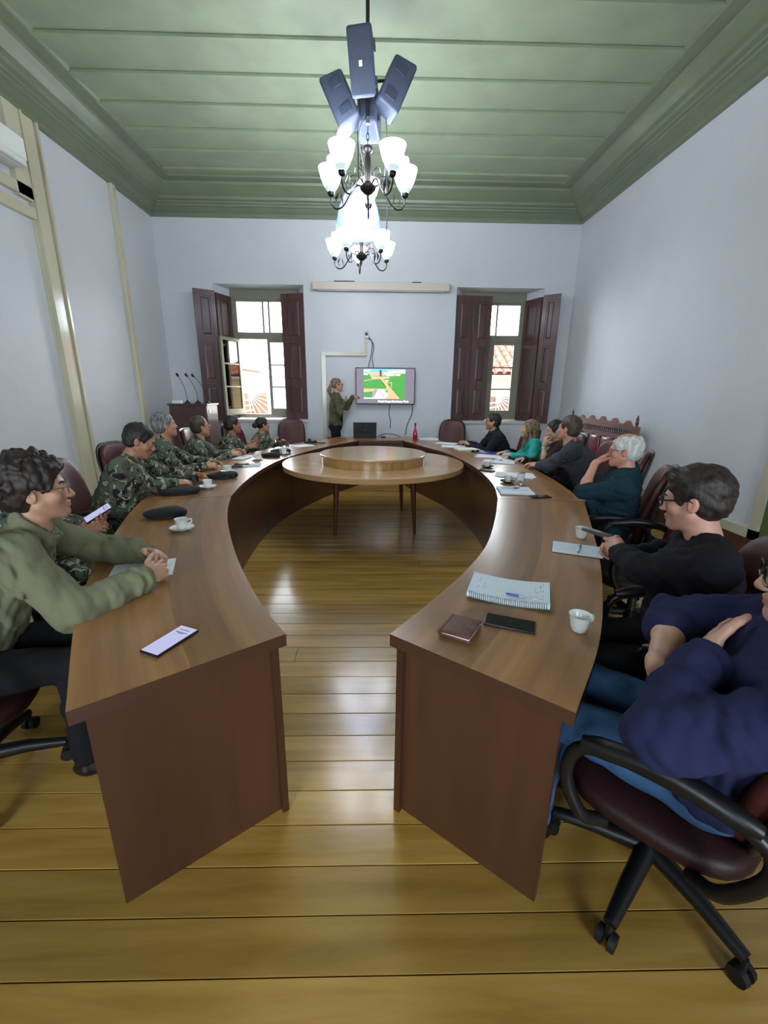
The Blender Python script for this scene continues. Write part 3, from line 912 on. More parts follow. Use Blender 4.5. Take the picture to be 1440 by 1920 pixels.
pic('tent_side', [P((.21, .76), (.28, .68), (.35, .69), (.22, 1.0), (.2, .97))], '#8f849c', -.0303)
pic('tower', [P((.38, .03), (.43, .03), (.43, .25), (.39, .25)), P((.44, .44), (.46, .43), (.55, .60), (.54, .61))], '#3d3350', -.0306)
pic('pergola', [P((.56, .44), (.68, .44), (.68, .46), (.56, .46)), P((.56, .44), (.575, .44), (.575, .64), (.56, .64)), P((.665, .44), (.68, .44), (.68, .63), (.665, .63)), P((.50, .36), (.62, .36), (.56, .45), (.52, .44))], '#c9b08c', -.0307)
pic('caption_bar', [P((0, .965), (.22, .965), (.22, 1.0), (0, 1.0)), P((.23, .97), (.52, .97), (.52, 1.0), (.23, 1.0))], '#eeeaf4', -.0308, 1.0)
def text(body, size, M, mat, par, name='lettering', align='LEFT', ext=.0006):
    cu = bpy.data.curves.new(name, 'FONT'); cu.body = body; cu.size = size; cu.align_x = align; cu.extrude = ext; cu.resolution_u = 3
    to = bpy.data.objects.new(name, cu); COL.objects.link(to)
    bpy.context.view_layer.update()
    me = bpy.data.meshes.new_from_object(to.evaluated_get(bpy.context.evaluated_depsgraph_get()))
    bpy.data.objects.remove(to)
    me.transform(M); me.materials.clear(); me.materials.append(mat)
    return link(name, me, par)
M_WHITE_E = emit('screen_lettering', '#ffffff', 1.3)
text('Projeto Parque Dario Bueno Tirola', .042, Matrix.Translation((-.135, -.0315, -.287)) @ Matrix.Rotation(PI / 2, 4, 'X') @ Matrix.Diagonal((.95, 1.15, 1, 1)), M_WHITE_E, tv)
for k, (pts, lab) in enumerate((
        ([(-.13, YB - .02, 2.48), (-.06, YB - .03, 2.4), (-.08, YB - .02, 2.2), (-.14, YB - .03, 1.95)], 'black cable running from the socket box to the television top'),
        ([(-.12, YB - .02, 2.50), (-.03, YB - .02, 2.35), (-.06, YB - .02, 2.15), (-.03, YB - .03, 1.95)], 'second black cable curling from socket box behind the television'),
        ([(.28, YB - .04, 1.32), (.26, YB - .02, 1.15), (.29, YB - .02, 1.0), (.285, YB - .02, .86)], 'short black cable hanging under the middle of the television'),
        ([(.70, YB - .04, 1.32), (.70, YB - .02, 1.15), (.62, YB - .02, .95), (.58, YB - .02, .74)], 'black cable hanging under the television by the red bottle'))):
    tag(MB().tube(crom(pts, 6), .006, 6).build('cable', M_BLACK, None, True), lab, 'cable')

# ------------------------------------------------------------------ air conditioner on the casing
ac = thing('air_conditioner', 'white wall air conditioner above the cream door casing', 'air conditioner', (XL + .06, 4.72, 3.66))
mb = MB(); mb.box((.11, 0, .16), (.20, .86, .28), bev=.03); mb.build('housing', plain('ac_white', '#d8ddd6', .4), ac, True, 40)
MB().box((.16, 0, .035), (.10, .80, .02), bev=.004).build('louvre', plain('ac_flap', '#b9bcb8', .4), ac)
MB().box((.214, 0, .18), (.006, .84, .18)).build('front_flap', plain('ac_front', '#e3e6e0', .35), ac)
MB().box((.0, .0, .16), (.03, .6, .2)).build('back_plate', M_SILL, ac)

# ------------------------------------------------------------------ lectern with gooseneck microphones
M_POD = wood('lectern_wood', '#2f1a18', '#452726', '#553333', 'Z', .7, rough=.35)
pd = thing('lectern', 'dark wooden lectern standing in the corner by the window', 'lectern', (-3.13, 7.55, 0))
MB().box((0, -.2, .655), (.62, .025, 1.27)).build('front_panel', M_POD, pd)
for s_ in (-1, 1): MB().box((s_ * .3, .04, .655), (.025, .455, 1.27)).build('side_panel', M_POD, pd)
MB().box((0, .04, 1.305), (.66, .54, .03), bev=.004).build('top', M_POD, pd)
MB().box((0, .04, .02), (.64, .5, .04)).build('plinth', M_POD, pd)
MB().box((.316, -.10, 1.2), (.006, .03, .06)).build('lock_plate', M_CHROME, pd)
def mic(x, y, bend, lab):
    m = thing('microphone', lab, 'microphone', (x, y, 1.3205), 0, 'gooseneck microphones on the lectern')
    MB().lathe([(.055, 0), (.055, .012), (.03, .03), (.012, .045), (.01, .06)], 16).build('base', M_BLACK, m, True, 40)
    pts = crom([(0, 0, .05), (bend * .1, 0, .18), (bend * .5, -.01, .32), (bend, -.03, .43)], 6)
    MB().tube(pts, .0045, 6).build('gooseneck', M_BLACK, m, True)
    d_ = (pts[-1] - pts[-2]).normalized()
    MB().tube([pts[-1], pts[-1] + d_ * .012, pts[-1] + d_ * .05, pts[-1] + d_ * .06], [.01, .019, .019, .008], 10).build('windscreen', M_DARK, m, True)
mic(-3.16, 7.42, -.09, 'black gooseneck microphone beside the white card on the lectern')
mic(-2.99, 7.44, -.12, 'black gooseneck microphone in the middle of the lectern top')
mic(-2.88, 7.56, -.17, 'black gooseneck microphone most bent over, at the lectern edge by the window')
tag(MB().box((-3.33, 7.42, 1.345), (.15, .05, .05), bev=.003).build('name_card', M_PAPER), 'white folded card on the lectern beside a microphone', 'card')

# ------------------------------------------------------------------ carved bench along the side wall
M_BEN = wood('bench_wood', '#5a3830', '#7a5148', '#8e655a', 'Y', .6, rough=.35, coat=.3)
M_BLE = plain('bench_leather', '#6b2c31', .3, coat=.3, var=.08)
BX, BY0, BY1 = 3.36, 5.50, 7.35
bn = thing('carved_bench', 'carved wooden bench with maroon padded back along the wall', 'bench', (BX, (BY0 + BY1) / 2, 0))
hl = (BY1 - BY0) / 2
MB().box((-.22, 0, .43), (.46, 2 * hl - .1, .07), bev=.02).build('seat', M_BLE, bn, True, 40)
MB().box((-.22, 0, .37), (.48, 2 * hl - .06, .06)).build('seat_rail', M_BEN, bn)
for s_ in (-1, 1):
    p = MB(); p.box((.02, s_ * hl, .57), (.07, .07, 1.14))
    pt = p.build('post', M_BEN, bn)
    MB().lathe([(.02, 0), (.012, .02), (.024, .045), (.014, .07), (.02, .09), (.006, .14), (0, .15)], 12, (.02, s_ * hl, 1.14)).build('finial', M_LEG, pt, True)
    MB().box((-.42, s_ * (hl - .03), .2), (.06, .06, .4)).build('leg', M_BEN, bn)
    MB().tube(crom([(.0, s_ * hl, .68), (-.2, s_ * hl, .70), (-.40, s_ * hl, .66), (-.44, s_ * hl, .60)], 4), .028, 8).build('armrest', M_BEN, bn, True)
    MB().box((-.40, s_ * hl, .53), (.05, .05, .24)).build('arm_post', M_BEN, bn)
MB().box((.02, 0, .985), (.04, 2 * hl - .07, .05)).build('lower_rail', M_BEN, bn)
nsp = 30
for i in range(nsp):
    yy = -hl + .09 + (2 * hl - .18) * i / (nsp - 1)
    MB().tube([(.02, yy, 1.008), (.02, yy, 1.04), (.02, yy, 1.062), (.02, yy, 1.092)], [.011, .006, .012, .008], 7).build('spindle', M_LEG, bn)
sc_ = []
N_ = 90
for i in range(N_ + 1):
    t = i / N_
    sc_.append((-hl + .03 + (2 * hl - .06) * t, 1.145 + .055 * max(0, math.cos(t * 2 * PI * 5.5 + PI)) ** 1.2 + .03 * math.sin(PI * t)))
vs, fs = [], []
for xx in (.0, .04):
    for a, b in sc_: vs += [(xx, a, 1.09), (xx, a, b)]
q = 2 * (N_ + 1)
for i in range(N_):
    o = 2 * i
    fs += [(o, o + 2, o + 3, o + 1), (q + o, q + o + 1, q + o + 3, q + o + 2), (o + 1, o + 3, q + o + 3, q + o + 1), (o, q + o, q + o + 2, o + 2)]
fs += [(0, 1, q + 1, q), (2 * N_, q + 2 * N_, q + 2 * N_ + 1, 2 * N_ + 1)]
MB().add(vs, fs).build('crest', M_BEN, bn)
for i in range(5):
    y0 = -hl + .06 + (2 * hl - .12) * i / 5; y1 = -hl + .06 + (2 * hl - .12) * (i + 1) / 5
    MB().box((-.005, (y0 + y1) / 2, .72), (.09, y1 - y0 - .035, .46), bev=.035).build('back_cushion', M_BLE, bn, True, 40)
    if i: MB().box((.02, y0, .72), (.045, .035, .48)).build('back_stile', M_BEN, bn)
# ------------------------------------------------------------------ people: one smooth skin surface each, clothes and hair over it
def A3(p): return np.array((p[0], p[1], p[2]), dtype=np.float64)
def unit(v):
    v = np.asarray(v, float); return v / max(np.linalg.norm(v), 1e-9)

class Field:
    """distance field of blended tapered limbs and ellipsoids, meshed by surface nets"""
    def __init__(s, h): s.h, s.p = h, []
    def cone(s, a, b, ra, rb, k=.02, op='+', flat=None): s.p.append(('c', A3(a), A3(b), ra, rb, k, op, flat)); return s
    def ell(s, c, r, R=None, k=.02, op='+'): s.p.append(('e', A3(c), np.array(r, float), np.eye(3) if R is None else np.asarray(R), k, op)); return s
    def half(s, n, c, k=.01): s.p.append(('h', unit(n), float(np.dot(unit(n), A3(c))), k, 'i')); return s     # keep the side n points to
    def mesh(s, name, mat, disp=None, amp=.0, col=None, base=(0, 0, 0), parent=None):
        h = s.h
        lo, hi = np.full(3, 1e9), np.full(3, -1e9)
        for q in s.p:
            if q[0] == 'c' and q[6] == '+':
                r = max(q[3], q[4]) + .02
                lo = np.minimum(lo, np.minimum(q[1], q[2]) - r); hi = np.maximum(hi, np.maximum(q[1], q[2]) + r)
            elif q[0] == 'e' and q[5] == '+':
                r = (np.abs(q[3]) @ q[2]) + .02
                lo = np.minimum(lo, q[1] - r); hi = np.maximum(hi, q[1] + r)
        lo -= amp + 2 * h; hi += amp + 2 * h
        n = np.ceil((hi - lo) / h).astype(int) + 1
        D = np.full(n, .5, np.float32)
        ax = [(lo[i] + h * np.arange(n[i])).astype(np.float32) for i in range(3)]
        for q in s.p:
            if q[0] == 'h':
                d = -(ax[0][:, None, None] * q[1][0] + ax[1][None, :, None] * q[1][1] + ax[2][None, None, :] * q[1][2] - q[2])
                np.maximum(D, d.astype(np.float32), out=D); continue
            k, op = (q[5], q[6]) if q[0] == 'c' else (q[4], q[5])
            m = k + 4 * h + .01
            if q[0] == 'c':
                r = max(q[3], q[4]) + m
                b0, b1 = np.minimum(q[1], q[2]) - r, np.maximum(q[1], q[2]) + r
            else:
                r = np.abs(q[3]) @ q[2] + m
                b0, b1 = q[1] - r, q[1] + r
            i0 = np.clip(np.floor((b0 - lo) / h).astype(int), 0, n); i1 = np.clip(np.ceil((b1 - lo) / h).astype(int) + 1, 0, n)
            if (i1 <= i0).any(): continue
            sl = tuple(slice(i0[i], i1[i]) for i in range(3))
            X, Y, Z = ax[0][sl[0]][:, None, None], ax[1][sl[1]][None, :, None], ax[2][sl[2]][None, None, :]
            if q[0] == 'c':
                a, b = q[1].astype(np.float32), q[2].astype(np.float32)
                ab = b - a; l2 = float(ab @ ab) + 1e-9
                px, py, pz = X - a[0], Y - a[1], Z - a[2]
                t = np.clip((px * ab[0] + py * ab[1] + pz * ab[2]) / l2, 0, 1)
                dx, dy, dz = px - t * ab[0], py - t * ab[1], pz - t * ab[2]
                if q[7] is not None:                     # flattened across a direction
                    f, sc = q[7]
                    g = (dx * f[0] + dy * f[1] + dz * f[2]) * (sc - 1)
                    dx, dy, dz = dx + g * f[0], dy + g * f[1], dz + g * f[2]
                d = np.sqrt(dx * dx + dy * dy + dz * dz) - (q[3] + t * (q[4] - q[3]))
            else:
                R = q[3].astype(np.float32); c = q[1].astype(np.float32); r = q[2]
                px, py, pz = X - c[0], Y - c[1], Z - c[2]
                u = [(px * R[0, i] + py * R[1, i] + pz * R[2, i]) / r[i] for i in range(3)]
                k0 = np.sqrt(u[0] ** 2 + u[1] ** 2 + u[2] ** 2)
                k1 = np.sqrt((u[0] / r[0]) ** 2 + (u[1] / r[1]) ** 2 + (u[2] / r[2]) ** 2) + 1e-6
                d = k0 * (k0 - 1) / k1
            d = d.astype(np.float32)
            B = D[sl]
            if op == '+':
                hh = np.clip(.5 + .5 * (B - d) / k, 0, 1)
                D[sl] = B + (d - B) * hh - k * hh * (1 - hh)
            else:
                d = -d
                hh = np.clip(.5 - .5 * (B - d) / k, 0, 1)
                D[sl] = B + (d - B) * hh + k * hh * (1 - hh)
        if disp is not None:
            I = np.argwhere(np.abs(D) < amp + 2 * h)
            Pt = lo + I * h
            D[I[:, 0], I[:, 1], I[:, 2]] += disp(Pt).astype(np.float32)
        ins = D < 0
        c8 = np.zeros(n - 1, np.int8)
        offs = [(i, j, k) for i in (0, 1) for j in (0, 1) for k in (0, 1)]
        for i, j, k in offs: c8 += ins[i:n[0] - 1 + i, j:n[1] - 1 + j, k:n[2] - 1 + k]
        act = (c8 > 0) & (c8 < 8)
        I = np.argwhere(act)
        ids = np.full(n - 1, -1, np.int32); ids[act] = np.arange(len(I))
        V = {o: D[I[:, 0] + o[0], I[:, 1] + o[1], I[:, 2] + o[2]] for o in offs}
        acc = np.zeros((len(I), 3)); w = np.zeros(len(I))
        for a in offs:
            for e in range(3):
                if a[e]: continue
                b = list(a); b[e] = 1; b = tuple(b)
                va, vb = V[a], V[b]
                m = (va < 0) != (vb < 0)
                t = np.where(m, va / np.where(m, va - vb, 1), 0)
                for q_ in range(3):
                    acc[:, q_] += np.where(m, a[q_] + (t if q_ == e else 0), 0)
                w += m
        P_ = lo + (I + acc / w[:, None]) * h
        F = []
        for e in range(3):
            o1, o2 = [q_ for q_ in range(3) if q_ != e]
            sl0, sl1 = [slice(None)] * 3, [slice(None)] * 3
            sl0[e] = slice(0, -1); sl1[e] = slice(1, None)
            A, B = ins[tuple(sl0)], ins[tuple(sl1)]
            E_ = np.argwhere(A != B)
            ok = (E_[:, o1] > 0) & (E_[:, o2] > 0) & (E_[:, o1] < n[o1] - 1) & (E_[:, o2] < n[o2] - 1)
            E_ = E_[ok]
            inn = A[E_[:, 0], E_[:, 1], E_[:, 2]]
            def cell(d1, d2):
                q_ = E_.copy(); q_[:, o1] -= d1; q_[:, o2] -= d2
                return ids[q_[:, 0], q_[:, 1], q_[:, 2]]
            quad = np.stack([cell(1, 1), cell(0, 1), cell(0, 0), cell(1, 0)], 1)
            flip = inn if e != 1 else ~inn
            quad[~flip] = quad[~flip][:, ::-1]
            F.append(quad)
        F = np.concatenate(F)
        me = bpy.data.meshes.new(name)
        me.vertices.add(len(P_)); me.vertices.foreach_set('co', (P_ - np.asarray(base)).astype(np.float32).ravel())
        me.loops.add(F.size); me.loops.foreach_set('vertex_index', F.ravel().astype(np.int32))
        me.polygons.add(len(F)); me.polygons.foreach_set('loop_start', np.arange(0, F.size, 4, dtype=np.int32))
        me.polygons.foreach_set('use_smooth', np.ones(len(F), bool))
        me.update(calc_edges=True)
        if col is not None:
            ca = me.color_attributes.new('Col', 'FLOAT_COLOR', 'POINT')
            ca.data.foreach_set('color', col(P_).astype(np.float32).ravel())
        me.materials.append(mat)
        return link(name, me, parent)

def skin_mat():
    m, nt, b = newmat('skin')
    a = nt.nodes.new('ShaderNodeVertexColor'); a.layer_name = 'Col'
    n = nt.nodes.new('ShaderNodeTexNoise'); n.inputs['Scale'].default_value = 40; n.inputs['Detail'].default_value = 4
    tc = nt.nodes.new('ShaderNodeTexCoord'); nt.links.new(tc.outputs['Object'], n.inputs['Vector'])
    mr = nt.nodes.new('ShaderNodeMapRange'); mr.inputs['To Min'].default_value = .9; mr.inputs['To Max'].default_value = 1.08
    nt.links.new(n.outputs['Fac'], mr.inputs['Value'])
    hs = nt.nodes.new('ShaderNodeHueSaturation'); nt.links.new(a.outputs['Color'], hs.inputs['Color']); nt.links.new(mr.outputs['Result'], hs.inputs['Value'])
    nt.links.new(hs.outputs['Color'], b.inputs['Base Color'])
    b.inputs['Roughness'].default_value = .48
    b.inputs['Subsurface Weight'].default_value = .08
    b.inputs['Subsurface Radius'].default_value = (.02, .008, .004)
    return m
M_SKIN = skin_mat()

def hair_mat(name, c1, c2, rough=.55, scale=55):
    m, nt, b = newmat(name)
    tc = nt.nodes.new('ShaderNodeTexCoord'); n = nt.nodes.new('ShaderNodeTexNoise')
    mp = nt.nodes.new('ShaderNodeMapping'); mp.inputs['Scale'].default_value = (1, 1, .25)
    n.inputs['Scale'].default_value = scale; n.inputs['Detail'].default_value = 7
    nt.links.new(tc.outputs['Object'], mp.inputs['Vector']); nt.links.new(mp.outputs['Vector'], n.inputs['Vector'])
    r = nt.nodes.new('ShaderNodeValToRGB'); e = r.color_ramp.elements
    e[0].position, e[1].position = .35, .68; e[0].color, e[1].color = lin(c1), lin(c2)
    nt.links.new(n.outputs['Fac'], r.inputs['Fac']); nt.links.new(r.outputs['Color'], b.inputs['Base Color'])
    bp = nt.nodes.new('ShaderNodeBump'); bp.inputs['Strength'].default_value = .7; bp.inputs['Distance'].default_value = .006
    nt.links.new(n.outputs['Fac'], bp.inputs['Height']); nt.links.new(bp.outputs['Normal'], b.inputs['Normal'])
    b.inputs['Roughness'].default_value = rough
    return m
H_BROWN = hair_mat('dark_brown_hair', '#120c0a', '#3a2a22')
H_BLACK = hair_mat('black_hair', '#0b0a0a', '#2a2523')
H_GREY = hair_mat('greying_hair', '#3a3836', '#8f9092')
H_WHITE = hair_mat('white_hair', '#a9aaa6', '#dcdcd6')
H_LIGHT = hair_mat('light_brown_hair', '#4f3b2c', '#9c8060')
H_MID = hair_mat('brown_hair', '#2b2019', '#5d4a3a')

def cloth(name, c, var=.12, vscale=14, rough=.9, sheen=.0):
    m = plain(name, c, rough, spec=.2, var=var, vscale=vscale, bump=.15, bscale=400)
    m.node_tree.nodes['Principled BSDF'].inputs['Sheen Weight'].default_value = sheen
    return m
def camo():
    m, nt, b = newmat('camouflage_cloth')
    N, L = nt.nodes.new, nt.links.new
    tc = N('ShaderNodeTexCoord'); info = N('ShaderNodeObjectInfo')
    sc = N('ShaderNodeVectorMath'); sc.operation = 'SCALE'; sc.inputs[0].default_value = (3.1, 5.7, 2.3); L(info.outputs['Random'], sc.inputs['Scale'])
    ad = N('ShaderNodeVectorMath'); L(tc.outputs['Object'], ad.inputs[0]); L(sc.outputs[0], ad.inputs[1])
    col = None
    def layer(scale, thr, hexc, prev, dist=1.2, seed=0.):
        n = N('ShaderNodeTexNoise'); n.inputs['Scale'].default_value = scale; n.inputs['Detail'].default_value = 2.5; n.inputs['Distortion'].default_value = dist
        o = N('ShaderNodeVectorMath'); o.inputs[1].default_value = (seed, seed * 1.7, seed * .6); L(ad.outputs[0], o.inputs[0]); L(o.outputs[0], n.inputs['Vector'])
        r = N('ShaderNodeValToRGB'); r.color_ramp.interpolation = 'LINEAR'
        r.color_ramp.elements[0].position, r.color_ramp.elements[1].position = thr, thr + .025
        L(n.outputs['Fac'], r.inputs['Fac'])
        mx = N('ShaderNodeMix'); mx.data_type = 'RGBA'
        L(r.outputs['Color'], mx.inputs[0])
        if prev is None: mx.inputs[6].default_value = lin('#565f50')
        else: L(prev, mx.inputs[6])
        mx.inputs[7].default_value = lin(hexc)
        return mx.outputs[2]
    col = layer(10, .55, '#2a2725', None, 1.2, 0)
    col = layer(11, .58, '#564a41', col, 1.0, 4.2)
    col = layer(24, .585, '#a0a58e', col, .8, 9.1)
    L(col, b.inputs['Base Color'])
    b.inputs['Roughness'].default_value = .85; b.inputs['Specular IOR Level'].default_value = .2
    return m
C_CAMO = camo()
C_OLIVE = cloth('olive_jacket_cloth', '#77785f', .08, 6)
C_DKTEAL = cloth('dark_teal_polo', '#1c3540', .12, 9)
C_BLACK = cloth('black_sweater', '#1d1b22', .10, 10)
C_NAVY = cloth('navy_sweater', '#262a4c', .14, 10)
C_BLAZER = cloth('charcoal_blazer', '#45464d', .08, 30)
C_TEAL = cloth('turquoise_blouse', '#2fa39c', .08, 12, .6)
C_DKBLUE = cloth('dark_blue_jacket', '#25242f', .1, 10)
C_BROWN = cloth('dark_brown_top', '#3a2a2c', .1, 10)
C_KHAKI = cloth('olive_green_jacket', '#55553f', .10, 8)
C_JEANS = cloth('blue_jeans', '#40618a', .22, 16)
C_TROUS = cloth('dark_trousers', '#1b1a1e', .1, 8)
C_SHOE = plain('black_shoe', '#121010', .35)
M_EYEW = plain('eye_white', '#b5aaa0', .25)
M_IRIS = plain('iris', '#2a1a10', .15)
M_LENS = glassy('spectacle_lens', '#f2f6f6', .3)

def folds(seed, amp, fx=26.):
    """soft ridges and valleys running across the cloth"""
    r = np.random.RandomState(seed)
    W_ = r.normal(size=(6, 3)); W_ /= np.linalg.norm(W_, axis=1)[:, None]
    ph = r.uniform(0, 6.28, 6); fr = fx * np.array([1., 1.45, .7, 2.1, 3.0, 1.8]); am = np.array([1., .8, .9, .5, .3, .6])
    def f(Pt):
        s_ = 0
        w0 = np.sin(Pt @ W_[2] * fx * .5 + ph[2]) * 1.6 + np.sin(Pt @ W_[4] * fx * .8 + ph[1]) * .8
        for i in range(6):
            s_ = s_ + am[i] * (1.27 - 2 * np.abs(np.sin(.5 * (Pt @ W_[i] * fr[i] + ph[i] + w0 * (1 + .3 * i)))))
        return amp * s_ / 2.2
    return f

def rotmat(look, pitch, roll):
    """columns: right, front, up for a head looking along compass `look` (deg), pitch up +"""
    a, p, r = map(math.radians, (look, pitch, roll))
    f = np.array((math.cos(a) * math.cos(p), math.sin(a) * math.cos(p), math.sin(p)))
    rt = np.array((math.sin(a), -math.cos(a), 0))
    u = np.cross(rt, f)
    rt2 = rt * math.cos(r) + u * math.sin(r); u2 = u * math.cos(r) - rt * math.sin(r)
    return np.stack([rt2, f, u2], 1)

def ik(S_, Wt, l1, l2, pole):
    d = Wt - S_; L_ = np.linalg.norm(d)
    mx = (l1 + l2) * .985
    if L_ > mx: Wt = S_ + d / L_ * mx; d = Wt - S_; L_ = mx
    a = (l1 * l1 - l2 * l2 + L_ * L_) / (2 * L_)
    hgt = math.sqrt(max(l1 * l1 - a * a, 0))
    u = d / L_; p = np.asarray(pole, float); p = p - u * (p @ u); p = unit(p)
    return S_ + u * a + p * hgt, Wt

def hand(F, Wr, f, n, thumb, curl=(.25, .45, .35), spread=.05, tcurl=.3, s=1., point=False, tdir=None):
    """Wr wrist, f towards the fingertips, n out of the palm, thumb: +1/-1 side of cross(n, f)"""
    f = unit(f); n = unit(np.asarray(n, float) - f * (np.asarray(n, float) @ f)); sd = np.cross(n, f) * thumb
    Rm = np.stack([sd, f, n], 1)
    F.ell(Wr + f * .052 * s, (.040 * s, .056 * s, .0165 * s), Rm, .012)
    F.ell(Wr + f * .028 * s + sd * .017 * s + n * .006, (.020 * s, .032 * s, .016 * s), Rm, .012)
    F.cone(Wr - f * .02, Wr + f * .03 * s, .024 * s, .024 * s, .012, flat=(n, 1.3))
    tips = []
    for q, (o, ln) in enumerate(((.031, .072), (.0105, .081), (-.0105, .075), (-.031, .060))):
        b = Wr + f * (.094 - .004 * abs(q - 1.2)) * s + sd * o * s
        d = unit(f + sd * (o * 1.0 + spread * (1.5 - q) * .6))
        cs = curl
        if point and q == 0: cs = (.05, .08, .05)
        ang = 0
        for j, fr in enumerate((.46, .30, .24)):
            ang += cs[j] * (1 + .10 * q)
            dd = d * math.cos(ang) + n * math.sin(ang)
            e = b + dd * ln * fr * s
            F.cone(b, e, (.0098 - .0009 * j) * s, (.0093 - .0011 * j) * s, .004 if j == 0 else .003)
            b = e
        tips.append(b)
    b = Wr + f * .022 * s + sd * .028 * s + n * .004
    td = unit(f * .75 + sd * .62 + n * .15) if tdir is None else unit(tdir)
    for j, ln in enumerate((.042, .034, .027)):
        e = b + td * ln * s
        F.cone(b, e, (.0125 - .0012 * j) * s, (.0115 - .0014 * j) * s, .006)
        b = e
        td = unit(td + (f * .5 - sd * .45 + n * .35) * tcurl)
    return tips

def head_prims(F, C, H, s, fem=False, nose=1.):
    g = lambda x, y, z: C + H @ (np.array((x, y, z)) * s)
    e = lambda x, y, z, rx, ry, rz, k=.02, op='+': F.ell(g(x, y, z), np.array((rx, ry, rz)) * s, H, k * s, op)
    e(0, -.014, .033, .075, .097, .088)
    e(0, .030, -.030, .060, .062, .088, .03)
    jw = .9 if fem else 1.
    for q in (-1, 1):
        F.cone(g(q * .050 * jw, .006, -.055), g(q * .014, .068, -.098), .024 * s, .020 * s, .025 * s)
        e(q * .040, .058, -.030, .022, .022, .020, .02)
    e(0, .074, -.100, .020, .018, .018, .016)
    F.cone(g(-.034, .080, .017), g(.034, .080, .017), .0125 * s, .0125 * s, .014 * s)
    for q in (-1, 1): e(q * .032, .098, -.003, .020, .018, .0125, .012, '-')
    F.cone(g(0, .088, .006), g(0, 0.088 + .019 * nose, -.034), .008 * s, .0125 * s, .009 * s)
    for q in (-1, 1): e(q * .012, .100, -.037, .009, .011, .008, .006)
    for q in (-1, 1): e(q * .0315, .083, .0035, .017, .012, .0065, .005)      # upper lids
    e(0, .090, -.0625, .024, .012, .0062, .006); e(0, .088, -.0735, .020, .0125, .0075, .006)
    e(0, .100, -.068, .022, .006, .0016, .003, '-')
    for q in (-1, 1):
        Re = H @ np.array([[1, .0, 0], [0, math.cos(.2), -math.sin(.2)], [0, math.sin(.2), math.cos(.2)]])
        F.ell(g(q * .080, -.010, -.012), np.array((.0100, .019, .031)) * s, Re, .006 * s)
        F.ell(g(q * .092, -.004, -.006), np.array((.0085, .011, .020)) * s, Re, .005 * s, '-')
    return g, e

def hair_build(style, C, H, s, mat, h, base, par, seed=1):
    F = Field(h)
    g = lambda x, y, z: C + H @ (np.array((x, y, z)) * s)
    e = lambda x, y, z, rx, ry, rz, k=.012, op='+': F.ell(g(x, y, z), np.array((rx, ry, rz)) * s, H, k * s, op)
    t = {'curly': .024, 'crew': .005, 'short': .009, 'thick': .013, 'fringe': .010, 'bald': .012, 'receding': .010, 'pony': .009, 'long': .014, 'bun': .008}[style]
    e(0, -.016, .034, .075 + t, .097 + t, .088 + t)
    if style in ('curly', 'thick', 'short', 'crew', 'bald', 'receding', 'fringe'):
        e(0, -.045, -.020, .071 + t * .6, .062 + t * .6, .062, .02)
    front = {'curly': (.114, -.058, .130), 'thick': (.116, -.058, .126), 'receding': (.105, -.035, .135)}.get(style, (.112, -.056, .128))
    e(0, front[0], front[1], .118, .098, front[2], .010, '-')
    if style == 'receding':
        for q in (-1, 1): e(q * .040, .095, .095, .035, .05, .05, .01, '-')
    if style == 'bald':
        e(0, .02, .125, .062, .115, .058, .012, '-')
    if style not in ('long', 'pony', 'bun'):
        for q in (-1, 1): e(q * .090, .012, -.035, .030, .034, .050, .008, '-')
        F.half(H[:, 2] + H[:, 1] * .35, g(0, -.07, -.078))
    else:
        for q in (-1, 1): e(q * .090, .014, -.030, .022, .026, .040, .008, '-') if style != 'long' else None
        if style != 'long': F.half(H[:, 2] + H[:, 1] * .3, g(0, -.06, -.062))
    if style == 'thick':
        F.cone(g(-.040, .068, .104), g(.045, .070, .098), .017 * s, .014 * s, .025)
    if style == 'curly':
        r = np.random.RandomState(5)
        for i in range(70):
            a, b = r.uniform(-PI, PI), r.uniform(-.15, 1.25)
            d = np.array((math.sin(a) * math.cos(b), math.cos(a) * math.cos(b), math.sin(b)))
            if d[1] > .55 and d[2] < .62: continue
            if abs(d[0]) > .5 and d[2] < .35 and d[1] > -.30: continue
            pt = np.array((0, -.016, .034)) + d * np.array((.094, .118, .108))
            F.ell(g(*pt), np.array((.016, .016, .016)) * s * r.uniform(.8, 1.25), H, .006)
        for q in (-.05, -.02, .015, .045): F.cone(g(q, .078, .098), g(q + .02, .096, .082), .013, .009, .008)
    if style == 'long':
        for q in (-1, 1):
            F.cone(g(q * .070, .010, .040), g(q * .086, .020, -.10), .026 * s, .030 * s, .02, flat=(H[:, 0], 1.5))
            F.cone(g(q * .086, .020, -.10), g(q * .085, .045, -.27), .032 * s, .016 * s, .02, flat=(H[:, 0], 1.3))
        e(0, -.085, -.08, .088, .045, .15, .03); e(0, -.10, -.20, .080, .035, .10, .03)
    if style == 'pony':
        e(0, -.118, .005, .022, .022, .022, .015)
        F.cone(g(0, -.125, .0), g(0, -.155, -.07), .024 * s, .036 * s, .02); F.cone(g(0, -.155, -.07), g(0, -.135, -.23), .036 * s, .020 * s, .02)
    if style == 'bun':
        e(0, -.130, .0, .045, .038, .042, .012)
    bw = .0038 if style in ('long', 'pony', 'bun') else .0052
    for q in (-1, 1):
        pts = [Vector(g(*p) - np.asarray(base)) for p in ((q * .013, .0925, .0165), (q * .026, .0915, .0215), (q * .040, .0865, .0230), (q * .050, .0785, .0190))]
        MB().tube(pts, [bw * .8 * s, bw * s, bw * .9 * s, bw * .4 * s], 6).build('eyebrow', mat, par, True)
    f = folds(seed, .0035 if style != 'curly' else .005, 95.)
    return F.mesh('hair', mat, f, .006, None, base, par)

